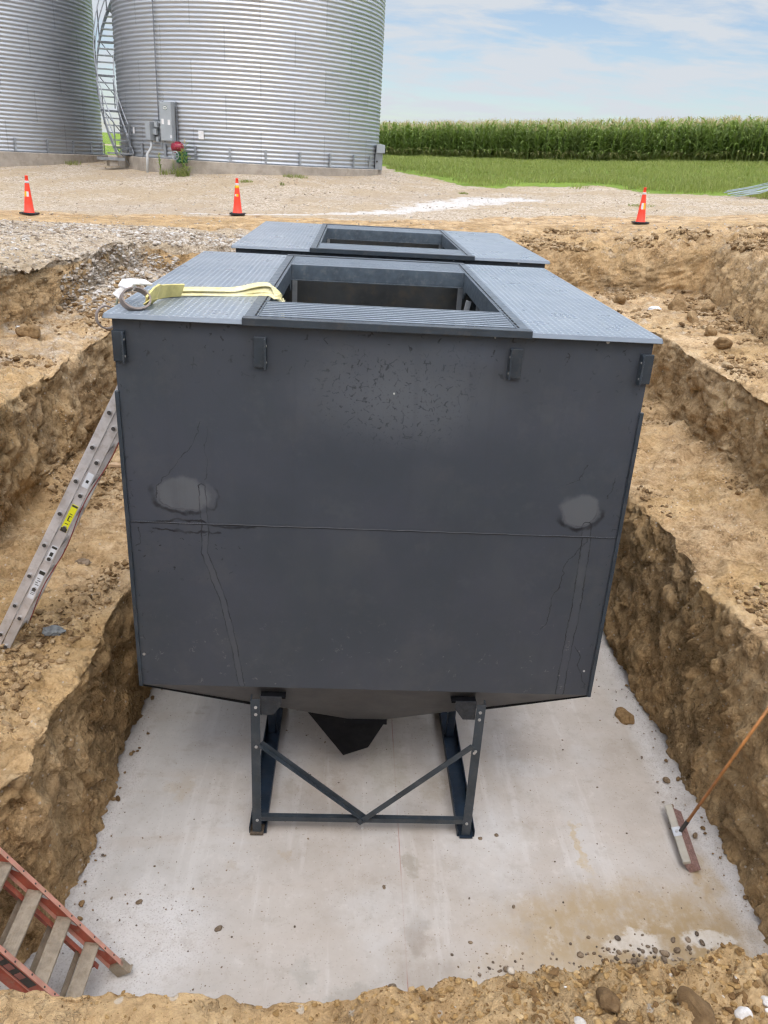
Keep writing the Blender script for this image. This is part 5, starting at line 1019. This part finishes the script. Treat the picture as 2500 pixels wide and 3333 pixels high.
def corn_template(rg, H=2.15):
    V, F, A = [], [], []
    def add(vs_, fs, tone):
        n = len(V); V.extend(vs_); F.extend([tuple(i+n for i in f) for f in fs]); A.extend([tone]*len(vs_))
    lean = rg.normal(0,.03,2)
    st = [(lean[0]*z*z/H, lean[1]*z*z/H, z) for z in (0,.7,1.4,H-.25)]
    vs_ = []
    for i, p in enumerate(st):
        r = .016*(1-.22*i); vs_ += [(p[0]+r*math.cos(a), p[1]+r*math.sin(a), p[2]) for a in (0,2.1,4.2)]
    add(vs_, [(3*i+k,3*i+(k+1)%3,3*i+3+(k+1)%3,3*i+3+k) for i in range(3) for k in range(3)], (.05,.55,0,1))
    az0 = rg.uniform(0,6.28); nl = 12
    for i in range(nl):
        h = .22+(H-.62)*i/(nl-1)+rg.normal(0,.03); az = az0+(i%2)*math.pi+rg.normal(0,.35); L = (.82-.30*abs(i/(nl-1)-.45))*rg.uniform(.85,1.15); up = rg.uniform(.9,1.35)-.25*(i<3); droop = rg.uniform(1.6,2.7)
        d = np.array([math.cos(az),math.sin(az),0]); s_ = np.array([-d[1],d[0],0]); p = np.array([lean[0]*h*h/H,lean[1]*h*h/H,h]); th_ = up; vs_ = []; ns = 6
        for j in range(ns+1):
            q = j/ns; wd = .047*(math.sin(math.pi*min(1,.12+q*.9))**.7)*(1 if q < 1 else .05); tw = rg.normal(0,.12)
            vs_ += [tuple(p+s_*wd+np.array([0,0,wd*(.35+tw)])), tuple(p-s_*wd+np.array([0,0,wd*(.35-tw)]))]
            p = p+(d*math.cos(th_)+np.array([0,0,1])*math.sin(th_))*L/ns; th_ -= droop/ns*(.5+1.1*q)
        tone = (.0 if i > 1 else rg.uniform(0,.7), float(np.clip(.15+.75*i/nl+rg.normal(0,.2),0,1)), 0, 1)
        add(vs_, [(2*j,2*j+1,2*j+3,2*j+2) for j in range(ns)], tone)
    top = np.array([*st[-1]])
    for i in range(7):
        az = rg.uniform(0,6.28); el = 1.57 if i == 0 else rg.uniform(.75,1.3); d = np.array([math.cos(az)*math.cos(el),math.sin(az)*math.cos(el),math.sin(el)]); s_ = np.array([-math.sin(az),math.cos(az),0])*.009; L = rg.uniform(.22,.34)
        add([tuple(top-s_),tuple(top+s_),tuple(top+d*L+s_*.6),tuple(top+d*L-s_*.6)], [(0,1,2,3)], (1.,.5,0,1))
    return np.array(V), F, np.array(A)
def tmpl_mesh(name, T, mat):
    V, F, A = T; me = bpy.data.meshes.new(name); me.from_pydata(V.tolist(), [], F); me.materials.append(mat); at = me.attributes.new('tone','FLOAT_COLOR','POINT'); at.data.foreach_set('color', A.astype(np.float32).ravel()); me.update(); return me
CL = [(-1.0,62.5),(3.2,58.6),(8.5,52.0),(13.3,47.0),(18.5,44.6),(24.0,41.6),(31.0,37.5)]
def corn():
    rg = np.random.default_rng(21); T = [corn_template(rg) for _ in range(7)]; ME = [tmpl_mesh('corn_plant', q, M_CORN) for q in T]
    cl = np.array(CL); sg = np.linalg.norm(np.diff(cl,axis=0),axis=1); cum = np.r_[0,np.cumsum(sg)]
    def along(s): return np.interp(s,cum,cl[:,0]), np.interp(s,cum,cl[:,1])
    tot = cum[-1]; nrm = np.array([.55,.835])
    first = None
    for i in range(300):
        s = tot*(i+.5)/300+rg.normal(0,.03); x, y = along(s); x += rg.normal(0,.06); y += rg.normal(0,.10)
        o = bpy.data.objects.new('corn_plant', ME[i%7]) if first is None or i < 7 else first.copy()
        if i >= 7: o.data = ME[int(rg.integers(7))]
        COL.objects.link(o); first = first or o
        tag(o, 'tall green corn plant with a tan tassel in the front row of the field', 'corn plant', 'corn plants in the front row of the field')
        o.location = (x,y,th(x,y)-.02); o.rotation_euler = (0,0,rg.uniform(0,6.28)); k = rg.uniform(.86,1.12); o.scale = (k*1.05,k*1.05,k)
    Vs, As, F4, F3, off = [], [], [], [], 0
    XS, YS = [], []
    for r in range(1,15):
        n = 300 if r < 9 else 200
        s = tot*(np.arange(n)+rg.random(n))/n; x, y = along(s); x = x+nrm[0]*.76*r*(1+max(0,r-7)*.25)+rg.normal(0,.07,n); y = y+nrm[1]*.76*r*(1+max(0,r-7)*.25)+rg.normal(0,.07,n); XS.append(x); YS.append(y)
    xs, ys = np.concatenate(XS), np.concatenate(YS); zs = terrain(xs,ys)
    for i in range(len(xs)):
        V, F, A = T[int(rg.integers(7))]; a = rg.uniform(0,6.28); c_, s_ = math.cos(a), math.sin(a); k = rg.uniform(.86,1.13)
        Vs.append(np.c_[(V[:,0]*c_-V[:,1]*s_)*k+xs[i], (V[:,0]*s_+V[:,1]*c_)*k+ys[i], V[:,2]*k+zs[i]-.02]); As.append(A); F4.append(np.array(F)+off); off += len(V)
    o = np_mesh('corn_field', np.concatenate(Vs), np.concatenate(F4), M_CORN, False); attr(o, 'tone', np.concatenate(As)); tag(o, 'dense green corn field stretching away behind its front row', 'corn field', kind='stuff')
    # two self-sown plants and tufts by the bin
    for (x,y,k,lb) in ((-4.46,25.98,.55,'tall self-sown corn plant growing beside the red motor'),(-4.58,26.02,.42,'shorter self-sown corn plant growing under the red motor'),(-5.48,26.45,.34,'small self-sown corn plant below the tall cabinet'),(-4.95,26.12,.25,'stunted corn plant on the gravel left of the red motor')):
        o = bpy.data.objects.new('corn_plant', ME[3]); COL.objects.link(o); o.location = (x,y,th(x,y)); o.rotation_euler = (0,0,x*7); o.scale = (k*1.3,k*1.3,k); tag(o, lb, 'corn plant')
    return ME
corn()
def blades(C, h, wd, rg, lean=.5):
    n = len(C); a = rg.uniform(0,6.28,n); s_ = np.c_[np.cos(a),np.sin(a),np.zeros(n)]*wd[:,None]; l = rg.normal(0,lean,(n,2))*h[:,None]; top = C+np.c_[l,h]; mid = C+np.c_[l*.35,h*.6]
    V = np.stack([C-s_,C+s_,mid+s_*.75,mid-s_*.75,top],1).reshape(-1,3); i = np.arange(n)[:,None]*5
    F = np.concatenate([i+np.array([[0,1,2]]), i+np.array([[0,2,3]]), i+np.array([[3,2,4]])],0)
    return V, F
def grass():
    rg = np.random.default_rng(8); n = 95000; x = rg.uniform(1.5,33,n); cl = np.array(CL); y1 = np.interp(x, cl[:,0], cl[:,1])+3.5; y0 = grass_edge(x)-.9; q = rg.random(n)**1.15; y = y0+(y1-y0)*q
    pn = perlin(np.c_[x*.55,y*.55,np.zeros(n)]); k = pn*1.3+q*5-.45+.12*rg.normal(size=n) > 0; x, y, pn, q = x[k], y[k], pn[k], q[k]
    y1 = y1[k]; h = (.07+.11*rg.random(len(x)))*(1+1.1*np.clip(pn,-.6,1))*(.7+.5*sst(0,.1,q)+.6*sst(9,14,x)*sst(.5,.1,q)+2.2*sst(-4.2,-2.8,y-y1)); C = np.c_[x,y,terrain(x,y)-.01]
    V, F = blades(C, h, rg.uniform(.008,.017,len(x)), rg)
    o = np_mesh('verge_grass', V, F, M_GRASS, False); A = np.stack([np.clip(rg.normal(.05,.12,len(x)),0,1), np.clip(.5+pn*.7+rg.normal(0,.25,len(x)),0,1), np.zeros(len(x)), np.ones(len(x))],-1); attr(o, 'tone', np.repeat(A,5,0)); tag(o, 'bright green grass verge in front of the corn', 'grass', kind='stuff')
    for x,y,r,nn,hh,lb in ((-.6,26.1,.30,150,.12,'low green weed tuft at the foot of the centre bin, right of the motor'),(-2.2,24.6,.16,70,.09,'small lone grass tuft on the gravel before the centre bin'),(5.2,23.9,.12,50,.08,'tiny grass tuft on the gravel near the verge'),(-9.6,29.6,.22,60,.2,'wispy weed on the gravel before the gap between the bins'),(-4.62,26.0,.18,120,.34,'leafy weed clump under the red motor'),(-5.25,26.45,.2,60,.22,'thin weed clump below the tall cabinet'),(-.9,24.2,.05,30,.12,'lone dry sprig on the gravel right of the middle cone'),(10.6,21.6,.3,90,.08,'sparse grass patch on the dirt behind the right cone')):
        a = rg.uniform(0,6.28,nn); rr = r*np.sqrt(rg.random(nn)); C = np.c_[x+rr*np.cos(a)*1.5, y+rr*np.sin(a)]; C = np.c_[C, terrain(C[:,0],C[:,1])-.01]; V, F = blades(C, hh*(.5+.6*rg.random(nn)), rg.uniform(.007,.014,nn), rg); z0 = th(x,y)
        o = np_mesh('weed_tuft', V-np.array([x,y,z0]), F, M_GRASS, False); o.location = (x,y,z0); A = np.stack([np.clip(rg.normal(.1,.15,nn),0,1), rg.random(nn)*.6, np.zeros(nn), np.ones(nn)],-1); attr(o,'tone',np.repeat(A,5,0)); tag(o, lb, 'weed')
grass()

# ------------------------------------------------------------------ small things
M_WPOLE = simple('grey_brown_pole', (.09,.075,.065), .9)
def utility_pole():
    x, y = 8.6, 200.; z = th(x,y)-.3; t = thing('utility_pole', (x,y,z), 'distant utility pole with one crossarm above the corn beside the centre bin', 'utility pole')
    b = MB(); b.tube([(x,y,z),(x,y,8.95)], [.17,.11], 10); b.build('pole', M_WPOLE, t); b = MB(); b.beam((x-.9,y-.15,8.3),(x+.9,y-.15,8.3),.14,.16,(0,0,1)); b.build('crossarm', M_WPOLE, t)
    for q in (-.8,.8): b = MB(); b.tube([(x+q,y-.15,8.3),(x+q,y-.15,8.55)], .05, 6); b.build('insulator', M_WPOLE, t)
utility_pole()
def rock(name, x, y, r, label, cat, mat, tone, flat=.75, z=None, seed=0, group=None, rough=.35, sink=.2):
    z = gz(x,y) if z is None else z; o = stones(name, np.array([[0,0,0.]]), np.array([r]), mat, ICO3, flat=flat, rough=rough, seed=seed, cols=np.array([tone]), sink=sink, smooth=False); o.location = (x,y,z); return tag(o, label, cat, group)
rock('boulder', -2.82, 5.98, .17, 'rounded brown boulder beside the can on the left upper bench', 'boulder', M_CLOD, .35, seed=41)
for i, (x,y,r,lb,tn) in enumerate(((7.75,9.3,.15,'tallest upright clay block on the right upper bench',.6),(7.95,10.6,.2,'broad clay block behind the upright one on the right upper bench',.45),(7.3,6.9,.13,'grey clay lump on the right upper bench nearest the camera',.25),(7.05,11.4,.14,'small clay lump at the back of the right upper bench',.3),(8.4,10.2,.16,'clay block against the right upper wall of the pit',.5),(7.6,8.1,.12,'flat clay lump in front of the upright block',.35))):
    rock('clay_block', x, y, r, lb, 'clay block', M_CLOD, tn, seed=50+i, group='clay blocks on the right upper bench', flat=.95, rough=.45)
rock('clay_chunk', 4.70, 1.72, .10, 'flat brown clay chunk lying on the concrete by the right wall', 'clay chunk', M_CLOD, .35, z=FLOOR, seed=60, flat=.5)
for i,(x,y,r,lb,tn,m_) in enumerate(((2.225,-4.105,.032,'dark grey clod standing on the edge of the near rim',.03,M_CLOD),(2.235,-4.185,.034,'cracked dark clod below the standing one on the near rim',.0,M_CLOD),(2.40,-4.155,.04,'broad dark grey clod right of the cracked one on the near rim',.05,M_CLOD),(2.63,-4.09,.042,'big ochre lump near the right end of the near rim',.62,M_CLOD),(2.61,-4.185,.020,'largest white stone at the bottom right of the near rim',1.,M_GRAV),(2.51,-4.15,.018,'oblong white stone left of the largest one on the near rim',1.,M_GRAV),(2.40,-4.11,.012,'round white pebble above the broad dark clod on the near rim',1.,M_GRAV),(2.665,-4.13,.012,'round white pebble at the far right of the near rim',1.,M_GRAV),(2.145,-4.155,.016,'pale stone left of the cracked dark clod on the near rim',.85,M_GRAV),(2.575,-4.12,.015,'tall narrow white stone between the ochre lump and the oblong stone',.95,M_GRAV))):
    rock('clod' if m_ is M_CLOD else 'white_stone', x, y, r, lb, 'clod' if m_ is M_CLOD else 'stone', m_, tn, seed=70+i, flat=.8 if m_ is M_CLOD else .7, rough=.5 if m_ is M_CLOD else .2)
for i,(x,y,r,lb) in enumerate(((.75,-.95,.028,'round brown stone on the left of the concrete floor'),(2.05,-1.42,.03,'brown stone on the concrete close to the near rim'),(2.02,-.55,.02,'pinkish stone in the middle of the concrete floor'),(3.05,-.72,.017,'dark stone on the concrete right of the middle'),(3.03,.02,.022,'oval dark stone on the concrete in front of the right leg'),(2.88,-.02,.02,'small dark stone on the concrete close to the right leg'),(.1,-.72,.03,'brown stone on the rough left rim of the concrete'),(4.83,.05,.035,'square grey stone beside the broom handle'),(4.82,.75,.045,'wedge shaped dark stone above the broom head'),(4.74,.40,.03,'dark oval stone just above the broom socket'),(1.45,.55,.018,'ochre pebble on the concrete left of the front left leg'))):
    rock('stone', x, y, r, lb, 'stone', M_PEB, .35+.05*i, z=FLOOR, seed=90+i, flat=.7, rough=.2, group='stones on the concrete floor')
def small_bits():
    x, y = -3.08, 6.25; z = gz(x,y); t = thing('drink_can', (x,y,z), 'crushed silver drink can beside the boulder on the left upper bench', 'can'); b = MB(); b.lathe([(.02,0),(.031,.006),(.034,.02),(.032,.055),(.034,.10),(.033,.112),(.026,.122),(.02,.121)], (x,y,z), 20); b.build('can_body', M_ALU2, t, smooth=True); b = MB(); b.lathe([(.0341,.045),(.0346,.05),(.0346,.075),(.0341,.08)], (x,y,z), 20); b.build('printed_band', M_WHT, t, smooth=True)
    def crumple(name, x, y, r, mat, lb, cat, sd):
        V, F = ICO3; n = V*np.array([1.3,.8,.45])*r; n = n*(1+.55*perlin(V*1.7+sd)[:,None])*(1+.25*billow(V*3+sd,2)[:,None]); o = np_mesh(name, n, F, mat, False); o.location = (x,y,gz(x,y)+r*.2); tag(o, lb, cat)
    crumple('litter', 7.45, 10.45, .11, M_WHT, 'crumpled white wrapper on the right upper bench', 'litter', 3); crumple('rag', -.81, .56, .075, simple('blue_rag_cloth', (.15,.16,.16), .9, 0, .3, 30), 'small bluish grey rag on the left lower bench beside the ladder foot', 'rag', 8)
    crumple('litter', -.98, 1.9, .06, M_GRAV, 'scrap of pale debris on the left lower bench beside the ladder', 'litter', 12)
    x0, z0 = -1.42, gz(-1.2,4.2)+.03; b = MB(); b.box(x0,-.25,4.16,4.25,z0-.02,z0+.02); o = b.build('timber_plank', simple('pale_timber', (.47,.33,.20), .8, 0, .15, 14), None, ((x0-.25)/2,4.2,z0-.02), bevel=.004); tag(o, 'pale timber plank lying on the left lower bench behind the ladder', 'plank')
    rg = np.random.default_rng(4); Mr = simple('grey_green_rod', (.30,.36,.36), .55, .2, .15, 4)
    for i in range(9):
        y = 23.7+.12*i+rg.normal(0,.03); xa = 14.3+rg.uniform(-.15,.35); z = .40+rg.normal(0,.02)+.02*i; b = MB(); b.tube([(xa,y,z),(xa+.9,y+.15,z+.13+rg.uniform(0,.1)),(xa+2.0,y+.4,z+.38+rg.uniform(0,.18)),(xa+3.4,y+.8,z+.45)], .016, 6); o = b.build('steel_rod', Mr, None, (xa,y,z)); tag(o, 'thin grey steel rod in the loose pile by the grass at the right edge', 'rod', 'steel rods piled at the right edge')
    x, y = 1.05, 17.9
small_bits()
